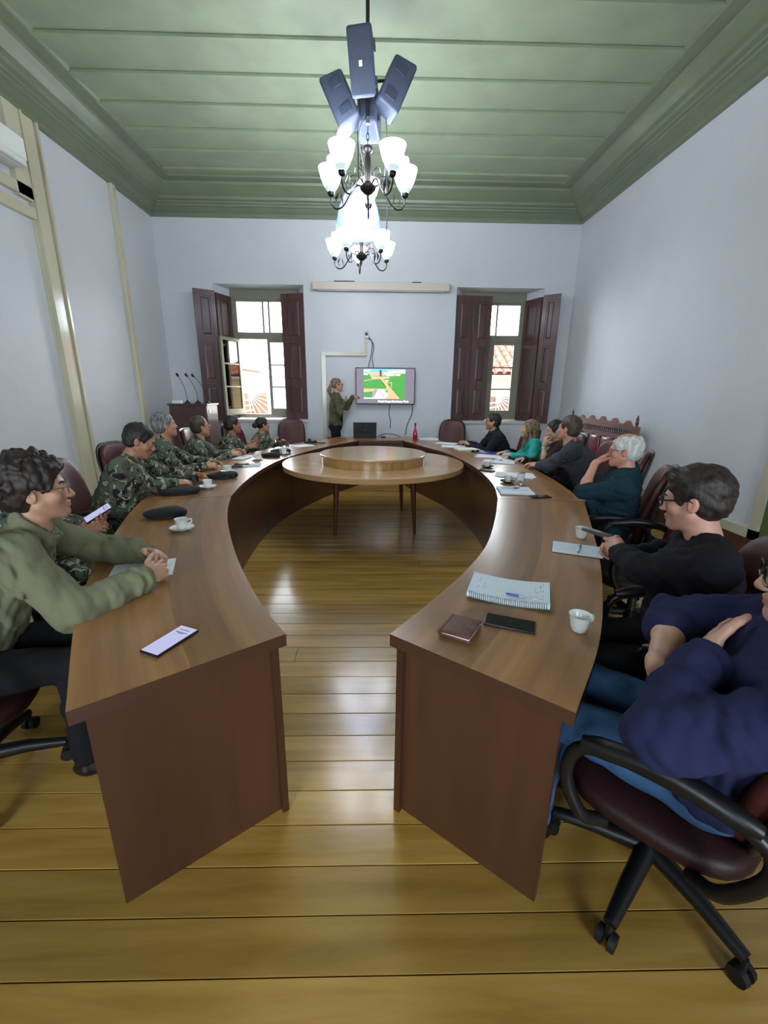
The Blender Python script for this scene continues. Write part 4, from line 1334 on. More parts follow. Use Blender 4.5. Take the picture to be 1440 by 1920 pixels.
def glasses(C, H, s, mat, base, par, round_=False, r=.0022):
    g = lambda x, y, z: Vector(C + H @ (np.array((x, y, z)) * s) - np.asarray(base))
    gl = bpy.data.objects.new('glasses', None)
    mb = MB(); ln = MB()
    for q in (-1, 1):
        loop = []
        for k in range(20):
            a = 2 * PI * k / 20
            ex = 1. if round_ else .62
            cx = math.copysign(abs(math.cos(a)) ** ex, math.cos(a)); sz = math.copysign(abs(math.sin(a)) ** ex, math.sin(a))
            w, hh = (.021, .021) if round_ else (.025, .018)
            loop.append(g(q * .033 + w * cx, .1045 - .10 * abs(w * cx + .0) * (1 if cx * q > 0 else 0), -.004 + hh * sz))
        mb.tube(loop, r * s, 6, closed=True)
        ln.add(loop, [tuple(range(20))])
        mb.tube([g(q * .057, .101, .006), g(q * .077, .075, .006), g(q * .083, .0, .004), g(q * .082, -.02, -.01)], r * s, 6)
    mb.tube([g(-.010, .106, .0), g(0, .109, .003), g(.010, .106, .0)], r * s, 6)
    fr = mb.build('glasses', mat, par, True)
    ln.build('lens', M_LENS, fr)
    return fr

def srgb3(h): return np.array(lin(h)[:3])

def person(label, hip, face, head, look, pitch=0, roll=0, torso=None, wr=None, wl=None, pole_r=None, pole_l=None, hr=None, hl=None,
           shirt=None, trousers=None, sleeve='long', hair=('short', None), skin='#c08a6c', beard=0., specs=None, s=1., girth=1., belly=0., shw=.180,
           fem=False, stand=False, collar=None, fine=.008, seed=1, nose=1., hem=None, extra=None, legs=True, group=None, ease=1., fold=.0085, cuff=False, bald_tint=None):
    hx, hy = hip
    base = np.array((hx, hy, 0.))
    root = thing('person', label, 'person', (hx, hy, 0), 0, group)
    C = A3(head); H = rotmat(look, pitch, roll)
    tor = face if torso is None else torso
    Fp = np.array((math.cos(math.radians(face)), math.sin(math.radians(face)), 0)); Rp = np.array((Fp[1], -Fp[0], 0))
    Ft = np.array((math.cos(math.radians(tor)), math.sin(math.radians(tor)), 0)); Rt = np.array((Ft[1], -Ft[0], 0))
    PZ = .93 if stand else .545
    P0 = np.array((hx, hy, PZ))
    N = C - H[:, 2] * .115 * s - H[:, 1] * .030 * s + np.array((0, 0, -.032 * s))
    u = unit(N - P0); L_ = np.linalg.norm(N - P0)
    Rr = unit(Rt - u * (Rt @ u)); Fr = np.cross(u, Rr)
    T = np.stack([Rr, Fr, u], 1)
    SH = {+1: N - u * .065 * s + Rr * shw * s - Fr * .005, -1: N - u * .065 * s - Rr * shw * s - Fr * .005}
    l1, l2 = .285 * s, .255 * s
    J = {}
    for q, wt, pole in ((1, wr, pole_r), (-1, wl, pole_l)):
        if wt is None: wt = SH[q] + np.array((0, 0, -.45)) + Fr * .1
        if pole is None: pole = -u * 1. + Rr * q * .5 - Fr * .2
        J[q] = ik(SH[q], A3(wt), l1, l2, pole)
    # ---- skin: head, neck, trunk, arms and hands in one surface
    B = Field(fine)
    B.cone(P0 + u * .10, P0 + u * L_ * .8, .07, .08, .03)
    B.cone(N - u * .10, N, .075, .058 * s, .03)
    B.cone(N - u * .02, C + H @ np.array((0, -.020, -.055)) * s, .056 * s * (.9 if fem else 1), .050 * s * (.9 if fem else 1), .02)
    g, _ = head_prims(B, C, H, s, fem, nose)
    for q in (1, -1):
        E, Wt = J[q]
        B.cone(N - u * .09, SH[q], .05, .045, .03)
        B.cone(SH[q], E, .046 * s * girth ** .5, .037 * s, .02); B.cone(E, E + (Wt - E) * .35, .038 * s, .037 * s, .02); B.cone(E + (Wt - E) * .35, Wt, .037 * s, .025 * s, .02)
        spec = dict(hr if q == 1 else hl or {}) if (hr if q == 1 else hl) else {}
        fd = spec.pop('f', Wt - E); nd = spec.pop('n', (0, 0, -1))
        th = spec.pop('th', -1 if q == 1 else 1)
        hand(B, Wt, A3(fd), A3(nd), th, s=s * (.92 if fem else 1.), **spec)
    sk = srgb3(skin)
    lips, dark = sk * np.array((.86, .55, .52)), sk * .42
    def colour(Pt):
        q = (Pt - C) @ H / s
        c = np.repeat(sk[None], len(Pt), 0)
        d = np.sqrt(((q[:, 0]) / .027) ** 2 + ((q[:, 2] + .068) / .0145) ** 2)
        m = np.clip(1.6 - d * 1.4, 0, 1) * (q[:, 1] > .08)
        c = c * (1 - m[:, None]) + lips * m[:, None]
        for cx, cy, cz, rr_ in ((.08, -.01, -.012, .035), (-.08, -.01, -.012, .035), (0, .11, -.034, .022), (.045, .07, -.03, .03), (-.045, .07, -.03, .03)):
            dd = np.linalg.norm(q - np.array((cx, cy, cz)), axis=1) / rr_
            w = np.clip(1 - dd, 0, 1)[:, None] * .45
            c = c * (1 - w) + c * np.array((1.05, .72, .68)) * w
        if beard:
            z, yv = q[:, 2], q[:, 1]
            w = np.clip((-.035 - z) / .02, 0, 1) * np.clip((yv - .0) / .03, 0, 1) * np.clip((z + .135) / .02, 0, 1) * (1 - m) * beard
            c = c * (1 - w[:, None]) + dark * w[:, None]
        return np.concatenate([c, np.ones((len(c), 1))], 1)
    B.mesh('body', M_SKIN, None, 0, colour, base, root)
    for q in (-1, 1):
        ec = C + H @ (np.array((q * .0315, .0750, -.004)) * s) - base
        Me = Matrix(((H[0, 0], H[0, 1], H[0, 2], ec[0]), (H[1, 0], H[1, 1], H[1, 2], ec[1]), (H[2, 0], H[2, 1], H[2, 2], ec[2]), (0, 0, 0, 1)))
        mb = MB().sphere((0, 0, 0), .0122 * s, 12, Me); mb.sphere((0, 0.0062 * s, 0), .0074 * s, 10, Me, 1)
        mb.build('eye', [M_EYEW, M_IRIS], root, True, 80)
    if hair[1] is not None: hair_build(hair[0], C, H, s, hair[1], min(fine, .006), base, root, seed)
    if specs: glasses(C, H, s, specs[0], base, root, *specs[1:])
    # ---- upper garment
    G = Field(max(fine, .0065))
    gw = girth
    if stand:
        G.ell(P0 + u * .06, (.165 * gw, .125 * gw, .14), T, .05)
        G.ell(P0 + u * L_ * .40, (.145 * gw, .112 * gw, .16), T, .06)
    else:
        G.ell(P0 + u * .02 + Fr * .01, (.175 * gw, .130 * gw, .11), T, .05)
        G.ell(P0 + u * L_ * .32 + Fr * (.015 + belly * .5), (.160 * gw, .122 * gw + belly, .17), T, .06)
    G.ell(P0 + u * L_ * .66 + Fr * .005, (.172 * gw, .120 * gw, .19 * s), T, .07)
    if fem: G.ell(P0 + u * L_ * .62 + Fr * .07, (.125, .065, .07), T, .04)
    G.cone(N - u * .055 - Rr * .02, SH[1] + u * .006, .058 * s, .060 * s, .05); G.cone(N - u * .055 + Rr * .02, SH[-1] + u * .006, .058 * s, .060 * s, .05)
    G.cone(N - u * .10, N - u * .022, .078, .064 * s, .03)
    sl = sleeve if isinstance(sleeve, tuple) else (sleeve, sleeve)
    ez = ease * gw ** .5
    for q, kind in ((1, sl[0]), (-1, sl[1])):
        E, Wt = J[q]
        G.cone(SH[q], E, .066 * s * ez, .054 * s * ez, .06)
        d = Wt - E
        if kind == 'long':
            G.cone(E, E + d * .45, .055 * s * ez, .052 * s * ez, .025); G.cone(E + d * .45, E + d * .93, .052 * s * ez, .040 * s * ez, .02)
            if cuff: G.cone(E + d * .84, E + d * .90, .049 * s * ez, .049 * s * ez, .012); G.cone(E + d * .955, E + d * .975, .040 * s, .040 * s, .01)
        elif kind == 'push':
            G.cone(E, E + d * .16, .058 * s * ez, .056 * s * ez, .02); G.cone(E + d * .14, E + d * .17, .058 * s * ez, .056 * s * ez, .01)
        elif kind == 'short':
            pass
    if collar == 'stand':
        cc = N + u * .010
        for k in range(16):
            a0, a1 = 2 * PI * k / 16, 2 * PI * (k + 1) / 16
            if math.sin((a0 + a1) / 2) > .93: continue
            p0 = cc + Rr * math.cos(a0) * .079 + Fr * (math.sin(a0) * .079 + .006) - u * .020 * math.sin(a0)
            p1 = cc + Rr * math.cos(a1) * .079 + Fr * (math.sin(a1) * .079 + .006) - u * .020 * math.sin(a1)
            for lv in (-.022, -.006, .010): G.cone(p0 + u * lv, p1 + u * lv, .0125, .0125, .012)
    if collar == 'fold':
        cc = N + u * .004
        for k in range(16):
            a0, a1 = 2 * PI * k / 16, 2 * PI * (k + 1) / 16
            if math.sin((a0 + a1) / 2) > .9: continue
            p0 = cc + Rr * math.cos(a0) * .070 + Fr * (math.sin(a0) * .070 + .006) - u * .030 * math.sin(a0)
            p1 = cc + Rr * math.cos(a1) * .070 + Fr * (math.sin(a1) * .070 + .006) - u * .030 * math.sin(a1)
            G.cone(p0 - u * .006, p1 + u * .004, .012, .012, .01)
    if extra: extra(G, dict(P0=P0, N=N, u=u, R=Rr, F=Fr, J=J, SH=SH, L=L_))
    # neck opening
    NT = C + H @ np.array((0, -.020, -.055)) * s
    G.cone(N - u * .015, NT, .052 * s * (.9 if fem else 1), .053 * s, .006, '-')
    G.mesh('upper_garment', shirt, folds(seed, fold, 46.), .016, None, base, root)
    if beard is None: pass
    # ---- trousers and shoes
    if legs:
        Q = Field(max(fine, .010))
        Q.ell(P0 - np.array((0, 0, .01)), (.165 * gw, .125 * gw, .105), np.stack([Rp, Fp, np.array((0, 0, 1.))], 1), .04)
        sh_ = Field(.010); feet = []
        for q in (1, -1):
            if stand:
                hp = P0 + Rp * q * .085 - np.array((0, 0, .04)); kn = np.array((hx, hy, .50)) + Rp * q * .09 + Fp * .02; an = np.array((hx, hy, .09)) + Rp * q * .10 - Fp * .02
            else:
                hp = P0 + Rp * q * .085 - np.array((0, 0, .01)); kn = P0 + Rp * q * .135 + Fp * .42 * s; kn[2] = .535; an = kn - Fp * .03; an[2] = .10
            Q.cone(hp, kn, .088 * gw, .064, .03); Q.cone(kn, kn + (an - kn) * .5, .064, .060, .02); Q.cone(kn + (an - kn) * .5, an, .060, .050, .02)
            fo = Field(.010)
            fo.ell(an + Fp * .075 - np.array((0, 0, .055)), (.046, .135, .042), np.stack([Rp, Fp, np.array((0, 0, 1.))], 1), .02)
            fo.cone(an - np.array((0, 0, .05)), an + np.array((0, 0, .0)), .045, .042, .02); fo.half((0, 0, 1), (0, 0, .003))
            fo.mesh('shoe', C_SHOE, None, 0, None, base, root)
        Q.mesh('trousers', trousers, folds(seed + 9, .008, 30.), .016, None, base, root)
    return root, dict(C=C, H=H, J=J, N=N, u=u, R=Rr, F=Fr, SH=SH, base=base, s=s)
# ------------------------------------------------------------------ things lying on the desks
M_CHINA = plain('white_china', '#e6ebe6', .18, coat=.4)
M_COFFEE = plain('coffee', '#2a170c', .2)
M_FELT = plain('black_felt', '#16171c', .85, var=.2, vscale=30)
M_BADGE = plain('beret_badge', '#b8c2b4', .35, metal=.5)
M_BLUE = plain('blue_pen_plastic', '#1f2f9e', .3)
M_CLEAR = plain('clear_plastic', '#d5dde6', .15, trans=.6)
M_SCREENON = emit('lit_phone_screen', '#b9bbe0', .26)
M_SCREENOFF = plain('dark_phone_screen', '#101114', .08, coat=.5)
M_INKP = plain('screen_text_grey', '#7d7890', .5)
M_CASE = plain('dark_phone_case', '#17161c', .4)
M_LEATB = plain('brown_wallet_leather', '#5b3325', .55, coat=.0, var=.15, vscale=25, bump=.3, bscale=120)
M_GLASSW = bpy.data.materials.new('tumbler_glass'); M_GLASSW.use_nodes = True
_b = M_GLASSW.node_tree.nodes['Principled BSDF']; _b.inputs['Transmission Weight'].default_value = 1.; _b.inputs['Roughness'].default_value = .02; _b.inputs['IOR'].default_value = 1.3
E0 = .0006
def at(o, x, y, z=TZ + E0, rz=0.):
    o.location = (x, y, z); o.rotation_euler = (0, 0, rz); return o
def cup(x, y, label, saucer=None, turn=0., dark=False, sc=1.):
    zz = TZ + E0
    if saucer:
        s_ = thing('saucer', saucer, 'saucer', (x, y, zz), 0, 'coffee saucers on the desks')
        MB().lathe([(.028, 0), (.03, .003), (.055, .010), (.068, .017), (.069, .019), (.055, .014), (.03, .0075), (0, .0065)], 28).build('dish', M_DARK if dark else M_CHINA, s_, True, 50)
        zz += .0072
    c = thing('coffee_cup', label, 'cup', (x, y, zz), turn, 'coffee cups on the desks')
    MB().lathe([(0, .002), (.021, .0), (.024, .002), (.030, .022), (.0365, .058), (.0385, .062), (.0355, .060), (.029, .024), (.021, .006), (0, .005)], 28).build('bowl', M_CHINA, c, True, 60)
    MB().tube(crom([(.032, 0, .05), (.052, 0, .052), (.054, 0, .034), (.033, 0, .024)], 5), .0042, 8).build('handle', M_CHINA, c, True)
    MB().lathe([(0, .018), (.0265, .0185)], 20).build('coffee', M_COFFEE, c)
    return c
def beret(x, y, rz, label, badge=True, L=.26, Wd=.17, hgt=.05):
    b = thing('beret', label, 'beret', (x, y, TZ + .0045), rz, 'black berets on the desk')
    F = Field(.007)
    F.ell((0, 0, hgt * .45), (L / 2, Wd / 2, hgt * .5), None, .02); F.ell((L * .16, 0, hgt * .62), (L * .30, Wd * .40, hgt * .42), None, .03)
    F.half((0, 0, 1), (0, 0, .001))
    F.mesh('crown', M_FELT, folds(int(abs(x * 100)), .004, 30), .006, None, (0, 0, 0), b)
    loop = [(L * .02 + L * .45 * math.cos(a), Wd * .45 * math.sin(a), .008) for a in [2 * PI * k / 28 for k in range(28)]]
    MB().tube(loop, .007, 6, closed=True).build('leather_band', M_CASE, b, True)
    if badge: MB().lathe([(.0, 0), (.018, 0), (.016, .004), (0, .005)], 14, M=xf((L * .36, -Wd * .28, hgt * .62), rx=1.0, rz=.6)).build('badge', M_BADGE, b, True)
    return b
def phone(x, y, rz, label, on=False, L=.158, Wd=.075, z=TZ + E0, tilt=None):
    p = thing('smartphone', label, 'phone', (x, y, z), rz, 'smartphones')
    if tilt: p.rotation_euler = tilt
    MB().box((0, 0, .0045), (Wd, L, .009), bev=.003).build('case', M_CASE, p, True, 40)
    MB().box((0, 0, .0093), (Wd - .007, L - .008, .0008)).build('screen', M_SCREENON if on else M_SCREENOFF, p)
    if on:
        for k, (w_, yy) in enumerate(((.5, .36), (.62, .27), (.3, .24))):
            MB().box((0, L * yy, .0098), (Wd * w_, .0035, .0002)).build('screen_text', M_INKP, p)
    return p
def pen(x, y, rz, z, label, L=.14):
    p = thing('ballpoint_pen', label, 'pen', (x, y, z), rz, 'ballpoint pens')
    MB().tube([(0, 0, .0042), (L - .045, 0, .0042)], .0036, 8).build('barrel', M_CLEAR, p, True)
    MB().tube([(L - .05, 0, .0044), (L - .02, 0, .0044), (L, 0, .0044)], [.0052, .005, .003], 8).build('cap', M_BLUE, p, True)
    MB().tube([(-.012, 0, .0042), (0, 0, .0042)], [.001, .0034], 8).build('tip', M_BLUE, p, True)
    MB().tube([(0, 0, .0042), (L - .05, 0, .0042)], .0014, 6).build('ink_tube', M_BLUE, p)
    return p
M_RULED = plain('ruled_paper', '#dfe9f2', .7)
_nt = M_RULED.node_tree; _b = _nt.nodes['Principled BSDF']
_tc = _nt.nodes.new('ShaderNodeTexCoord'); _w = _nt.nodes.new('ShaderNodeTexWave'); _w.inputs['Scale'].default_value = 40; _w.bands_direction = 'X'
_cr = _nt.nodes.new('ShaderNodeValToRGB'); _cr.color_ramp.elements[0].position = .0; _cr.color_ramp.elements[1].position = .16
_cr.color_ramp.elements[0].color = lin('#bccadb'); _cr.color_ramp.elements[1].color = lin('#dfe9f2')
_nt.links.new(_tc.outputs['Object'], _w.inputs['Vector']); _nt.links.new(_w.outputs['Fac'], _cr.inputs['Fac']); _nt.links.new(_cr.outputs['Color'], _b.inputs['Base Color'])
M_INK = plain('pencil_scribble', '#6d7a98', .8)
def notebook(x, y, rz, label, L=.28, Wd=.20, t=.014, spiral='long', sag=0., cover='#2b4a6a', scrib=True):
    """L along x, W along y; spiral along the near long side or across the middle"""
    n = thing('notebook', label, 'notebook', (x, y, TZ + E0), rz, 'notebooks on the desks')
    def slab(z0, z1, gx, gy, mat, name):
        vs, fs = [], []
        N_ = 14
        for z in (z0, z1):
            for i in range(N_ + 1):
                u = -1 + 2 * i / N_
                zz = z + sag * u * u if sag else z
                for v in (-1, 1): vs.append((u * gx / 2, v * gy / 2, zz))
        q = 2 * (N_ + 1)
        for i in range(N_):
            o = 2 * i
            fs += [(o, o + 1, o + 3, o + 2), (q + o, q + o + 2, q + o + 3, q + o + 1), (o, o + 2, q + o + 2, q + o), (o + 1, q + o + 1, q + o + 3, o + 3)]
        fs += [(0, q, q + 1, 1), (2 * N_, 2 * N_ + 1, q + 2 * N_ + 1, q + 2 * N_)]
        return MB().add(vs, fs).build(name, mat, n)
    slab(0, .002, L + .004, Wd + .004, plain('notebook_cover', cover, .5), 'cover')
    slab(.0022, t - .0015, L - .002, Wd, M_PAPER, 'pages')
    slab(t - .0013, t, L - .004, Wd - .004, M_RULED, 'top_page')
    if scrib:
        mb = MB(); rr_ = random.Random(int(x * 999))
        for k in range(26):
            cx = rr_.choice([-L * .38, -L * .30, L * .34, L * .40]) + rr_.uniform(-.006, .006); cy = rr_.uniform(-Wd * .3, Wd * .38)
            zz = t + .0004 + (sag * (2 * cx / L) ** 2 if sag else 0)
            mb.box((cx, cy, zz), (.0016, rr_.uniform(.006, .018), .0003))
        o = mb.build('handwriting', M_INK, n); o['kind'] = 'stuff'
    if spiral:
        mb = MB(); k = int(L / .0085)
        yy = -Wd / 2 - .001 if spiral == 'long' else 0
        pts = []
        for i in range(k * 8):
            a = 2 * PI * i / 8
            xx = -L / 2 + .01 + (L - .02) * i / (k * 8)
            zz = t * .5 + .0042 + (sag * (2 * xx / L) ** 2 if sag else 0)
            pts.append((xx, yy + (t * .5 + .003) * math.cos(a), zz + (t * .5 + .003) * math.sin(a)))
        mb.tube(pts, .0013, 4); mb.build('spiral', M_CHROME, n)
    return n
def sheets(x, y, rz, label, L=.297, Wd=.21, t=.002, mat=None, name='paper_sheet', cat='paper', fan=0, z=0):
    p = thing(name, label, cat, (x, y, TZ + E0 + z), rz, 'papers on the desks')
    MB().box((0, 0, t / 2), (L, Wd, t)).build('sheet', mat or M_PAPER, p)
    for k in range(fan):
        MB().box((0, 0, t + .0012 * (k + .5)), (L, Wd, .001), rotz(.12 * (k + 1)) @ Matrix.Translation((.01 * k, .006, 0))).build('sheet', M_PAPER, p)
    return p
def tumbler(x, y, label):
    g = thing('drinking_glass', label, 'glass', (x, y, TZ + E0), 0, 'drinking glasses')
    MB().lathe([(0, 0), (.026, 0), (.028, .004), (.034, .11), (.0325, .11), (.0265, .012), (0, .010)], 24).build('wall', M_GLASSW, g, True, 50)
    return g

# near, beside the olive jacket
phone(-.669, 1.231, -.42, 'smartphone with a bright white screen lying by the desk corner', True, .165, .078)
sheets(-1.06, 1.81, .35, 'blank white sheet under the clasped hands', .26, .20)
beret(-1.36, 2.66, .25, 'black beret alone beside a coffee cup, no badge showing', False)
cup(-1.133, 2.39, 'white coffee cup beside the lone black beret', 'white saucer beside the lone black beret', .6)
phone(-1.57, 2.34, -.3, 'phone with a lit screen held by the officer behind the olive jacket', True, .15, .072, .872, (.5, .2, -.8))
beret(-1.55, 3.30, .35, 'flattened black beret under the burly officer\'s arm', False, .30, .18, .04)
phone(-1.57, 3.66, .5, 'small phone in the burly officer\'s fingers', False, .12, .06, .80, (.4, .2, .6))
cup(-1.40, 3.50, 'white coffee cup in front of the burly officer', 'white saucer in front of the burly officer', 2.6)
beret(-1.43, 3.93, .15, 'black beret with a round badge between two coffee cups', True, .28, .16)
cup(-1.46, 4.19, 'white coffee cup before the grey-templed officer', 'white saucer before the grey-templed officer', 2.9)
sheets(-1.40, 4.60, .2, 'grey folder lying under two dark phones', .30, .21, .004, plain('grey_folder', '#8d93a0', .6), 'folder', 'folder')
phone(-1.49, 4.50, -1.2, 'dark phone lying on the grey folder, its edge over the wood', False, z=TZ + .0055)
phone(-1.47, 4.66, -1.3, 'dark phone lying in the middle of the grey folder', False, z=TZ + .0055)
cup(-1.39, 5.0, 'white coffee cup before the officer with receding hair', 'white saucer before the officer with receding hair', 2.9)
beret(-1.29, 5.24, .1, 'black beret with badge beside the third coffee cup of the row', True, .24, .15)
notebook(-1.60, 5.08, 1.4, 'thin dark notebook under the joined hands', .20, .15, .012, None, 0, '#15151a', False)
sheets(-1.52, 5.30, .2, 'white papers under the joined hands of the officer with receding hair', .24, .18)
beret(-1.24, 5.58, .0, 'black beret lying farthest along the row behind a cup', True, .27, .17)
cup(-1.17, 5.46, 'white coffee cup in front of the last beret', 'white saucer in front of the last beret', 3.0)
tumbler(-1.27, 6.16, 'empty drinking glass on the desk before the officer with a bun')
sheets(-1.07, 6.33, .8, 'white sheets lying beside the empty drinking glass', .30, .21, .003, fan=1)
m_ = thing('wireless_microphone', 'black handheld microphone lying by the white sheets', 'microphone', (-1.0, 6.62, TZ + E0), .6)
MB().tube([(-.10, 0, .022), (.05, 0, .022)], [.014, .020], 12).build('body', M_BLACK, m_, True, 40)
MB().sphere((.075, 0, .0255), (.032, .025, .025), 14).build('head', M_DARK, m_, True)
phone(-.86, 6.72, 1.2, 'dark phone lying beyond the handheld microphone', False)

# on the end desk
lp = thing('laptop', 'open black laptop seen from behind on the end desk', 'laptop', (-.18, 7.50, TZ + E0), .03)
MB().box((0, .10, .009), (.40, .26, .018), bev=.004).build('keyboard_base', M_CASE, lp)
MB().box((0, -.05, .145), (.40, .012, .27), xf((0, 0, 0), rx=.12), bev=.004).build('lid', M_CASE, lp)
MB().lathe([(0, 0), (.018, 0), (.018, .0015), (0, .0015)], 20, M=xf((0, -.0775, .145), rx=PI / 2 + .12)).build('lid_logo', plain('lid_logo', '#4a4c52', .3, metal=.6), lp)
tag(MB().box((-.80, 7.40, TZ + .011), (.06, .035, .02), bev=.006).build('remote_clicker', M_BLACK), 'small black clicker on the end of the soldiers\' desk', 'clicker')
tag(MB().tube(crom([(-.66, 7.30, TZ + .006), (-.60, 7.33, TZ + .006), (-.55, 7.28, TZ + .006), (-.50, 7.31, TZ + .006)], 5), .005, 6).build('cable_end', M_BLACK, None, True), 'short black cable end lying before the presenter', 'cable')
tag(MB().tube(crom([(.04, 7.60, TZ + .007), (.16, 7.66, TZ + .055), (.32, 7.68, TZ + .05), (.46, 7.66, TZ + .007)], 6), .006, 6).build('laptop_cable', M_BLACK, None, True), 'black cable arching from the laptop along the end desk', 'cable')
tag(MB().box((.14, 7.55, TZ + .013), (.09, .05, .025), bev=.006).build('cable_adapter', M_BLACK), 'black adapter box beside the laptop', 'adapter')
bt = thing('bottle', 'red glass bottle with dark cap on the end desk', 'bottle', (.665, 7.13, TZ + E0))
MB().lathe([(0, 0), (.036, 0), (.038, .006), (.038, .12), (.034, .145), (.018, .19), (.0145, .21), (.0145, .255)], 22).build('body', plain('red_bottle', '#c2173a', .15, coat=.5), bt, True, 50)
MB().lathe([(.0165, .25), (.0165, .285), (.014, .29), (0, .29)], 18).build('cap', plain('bottle_cap', '#3a1015', .4), bt, True, 40)
MB().lathe([(.0385, .035), (.0385, .075)], 22, cap=False).build('label', plain('bottle_label', '#5d1620', .5), bt, True)
sheets(.90, 7.28, .1, 'stack of white papers beside the red bottle', .32, .22, .02, fan=2)
notebook(1.14, 6.74, -.5, 'open white booklet before the empty shuttered-window chair', .33, .19, .010, None, 0, '#d8d8dc', False)
sheets(1.17, 6.34, -.3, 'pale glossy brochures spread between open booklet and stacked magazines', .34, .24, .006, plain('brochure', '#c8ccd2', .3), 'brochure', 'brochure', 2)
sheets(1.30, 6.00, .2, 'stack of magazines with a yellow cover on top', .30, .22, .018, plain('magazine_yellow', '#d9c98e', .35), 'magazine', 'magazine', 1)
sg = thing('sunglasses', 'folded dark sunglasses beside the stack of magazines', 'glasses', (1.36, 5.74, TZ + E0), .3)
mb = MB(); mb.tube([(-.07, 0, .012), (0, .008, .014), (.07, 0, .012)], .004, 6); mb.tube([(-.07, 0, .012), (.05, .03, .005)], .003, 6); mb.tube([(.07, 0, .012), (-.05, .035, .005)], .003, 6)
mb.build('frame', M_BLACK, sg, True)
for q in (-1, 1): MB().sphere((q * .035, -.004, .018), (.028, .004, .018), 12).build('lens', M_SCREENOFF, sg, True)
sheets(1.52, 5.72, -.5, 'blue folder lying beside the folded sunglasses', .31, .22, .008, plain('blue_folder', '#2d3c8a', .4), 'folder', 'folder')
sheets(1.50, 5.40, -.4, 'large bright sheet before the woman in turquoise', .40, .26, .002)
notebook(1.46, 4.93, -.35, 'open notebook with a grey pen line before the dark-haired woman', .36, .22, .012, None, 0, '#77777f', False)
pen(1.40, 5.0, .1, TZ + .0130, 'pen lying on the open notebook before the dark-haired woman', .13)
cup(1.23, 4.58, 'pale coffee cup on dark saucer beside the open notebook', 'dark saucer beside the open notebook', .4, True)
phone(1.17, 4.36, .9, 'phone with pale cover lying at the inner edge of the desk', False)
sheets(1.39, 4.13, -.4, 'white papers with a folded name card before the man in blazer', .36, .25, .003, fan=2)
cup(1.215, 3.78, 'pale coffee cup on dark saucer beside the drinking glass', 'dark saucer beside the drinking glass', 1.2, True)
tumbler(1.315, 3.73, 'empty drinking glass beside a coffee cup and spiral notebook')
notebook(1.17, 3.42, -.12, 'open spiral notebook with a blue pen across its middle', .27, .26, .014, 'mid', 0, '#3b4250', False)
pen(1.08, 3.47, .05, TZ + .0152, 'blue pen lying on the open spiral notebook', .145)
phone(1.31, 3.23, -1.45, 'dark phone beside the open spiral notebook near the desk joint', False)

# near, beside the black sweater
cup(1.178, 2.262, 'white coffee cup without saucer behind the remote control', None, .6)
notebook(1.06, 2.06, -.42, 'cream notepad with a blue pen across it', .24, .14, .016, None, 0, '#1f2022', False)
pen(1.03, 1.985, 1.05, TZ + .0178, 'blue pen lying across the cream notepad', .14)
rc = thing('remote_control', 'grey remote control in the hand of the man in black sweater', 'remote', (1.125, 1.985, .875), .05)
rc.rotation_euler = (-.12, 0, .12)
MB().box((0, .02, .008), (.042, .20, .017), bev=.004).build('case', plain('remote_grey', '#4b4a52', .4), rc, True, 40)
for k in range(6): MB().box((0, .10 - .022 * k, .0175), (.022, .007, .002)).build('button', M_SILL, rc)
notebook(.552, 1.572, -.37, 'curved spiral notebook with handwriting beside the wallet', .315, .21, .020, 'long', .012, '#3f9a8e', True)
pen(.66, 1.46, PI - .45, TZ + .0218, 'blue-capped pen lying on the curved spiral notebook', .15)
phone(.484, 1.335, 1.18, 'black phone with a dark screen beside the brown wallet', False, .175, .082)
cup(.713, 1.295, 'white coffee cup at the desk edge beside the jeans', None, .25, sc=1.)
wl_ = thing('wallet', 'brown leather folding wallet at the desk corner', 'wallet', (.30, 1.285, TZ + E0), -.55)
MB().box((0, 0, .007), (.105, .125, .013), bev=.005).build('back_half', M_LEATB, wl_, True, 40)
MB().box((0, .0, .0225), (.105, .125, .013), xf((0, 0, 0), ry=-.05), bev=.006).build('front_half', M_LEATB, wl_, True, 40)
MB().tube([(-.0525, -.058, .0145), (-.0525, .058, .0145)], .013, 8).build('fold', M_LEATB, wl_, True)
MB().box((.04, .0, .031), (.045, .03, .004), bev=.0015).build('strap', M_LEATB, wl_, True)
MB().box((.0, -.0, .0145), (.096, .118, .003)).build('card_edges', M_PAPER, wl_)
# ------------------------------------------------------------------ who sits where
def insignia(root, d, col='#7fb59a', q=(1, -1)):
    m = bpy.data.materials.get('collar_insignia') or plain('collar_insignia', col, .6)
    for s_ in q:
        c = d['N'] + d['R'] * s_ * .062 + d['F'] * .066 - d['u'] * .028 - d['base']
        M = Matrix.Translation(c) @ Matrix(np.vstack([np.hstack([np.stack([d['R'], d['F'], d['u']], 1), np.zeros((3, 1))]), [[0, 0, 0, 1]]]).tolist()) @ Matrix.Rotation(s_ * -.7, 4, 'Z')
        MB().box((0, .004, 0), (.034, .010, .022), M, bev=.002).build('collar_insignia', m, root)

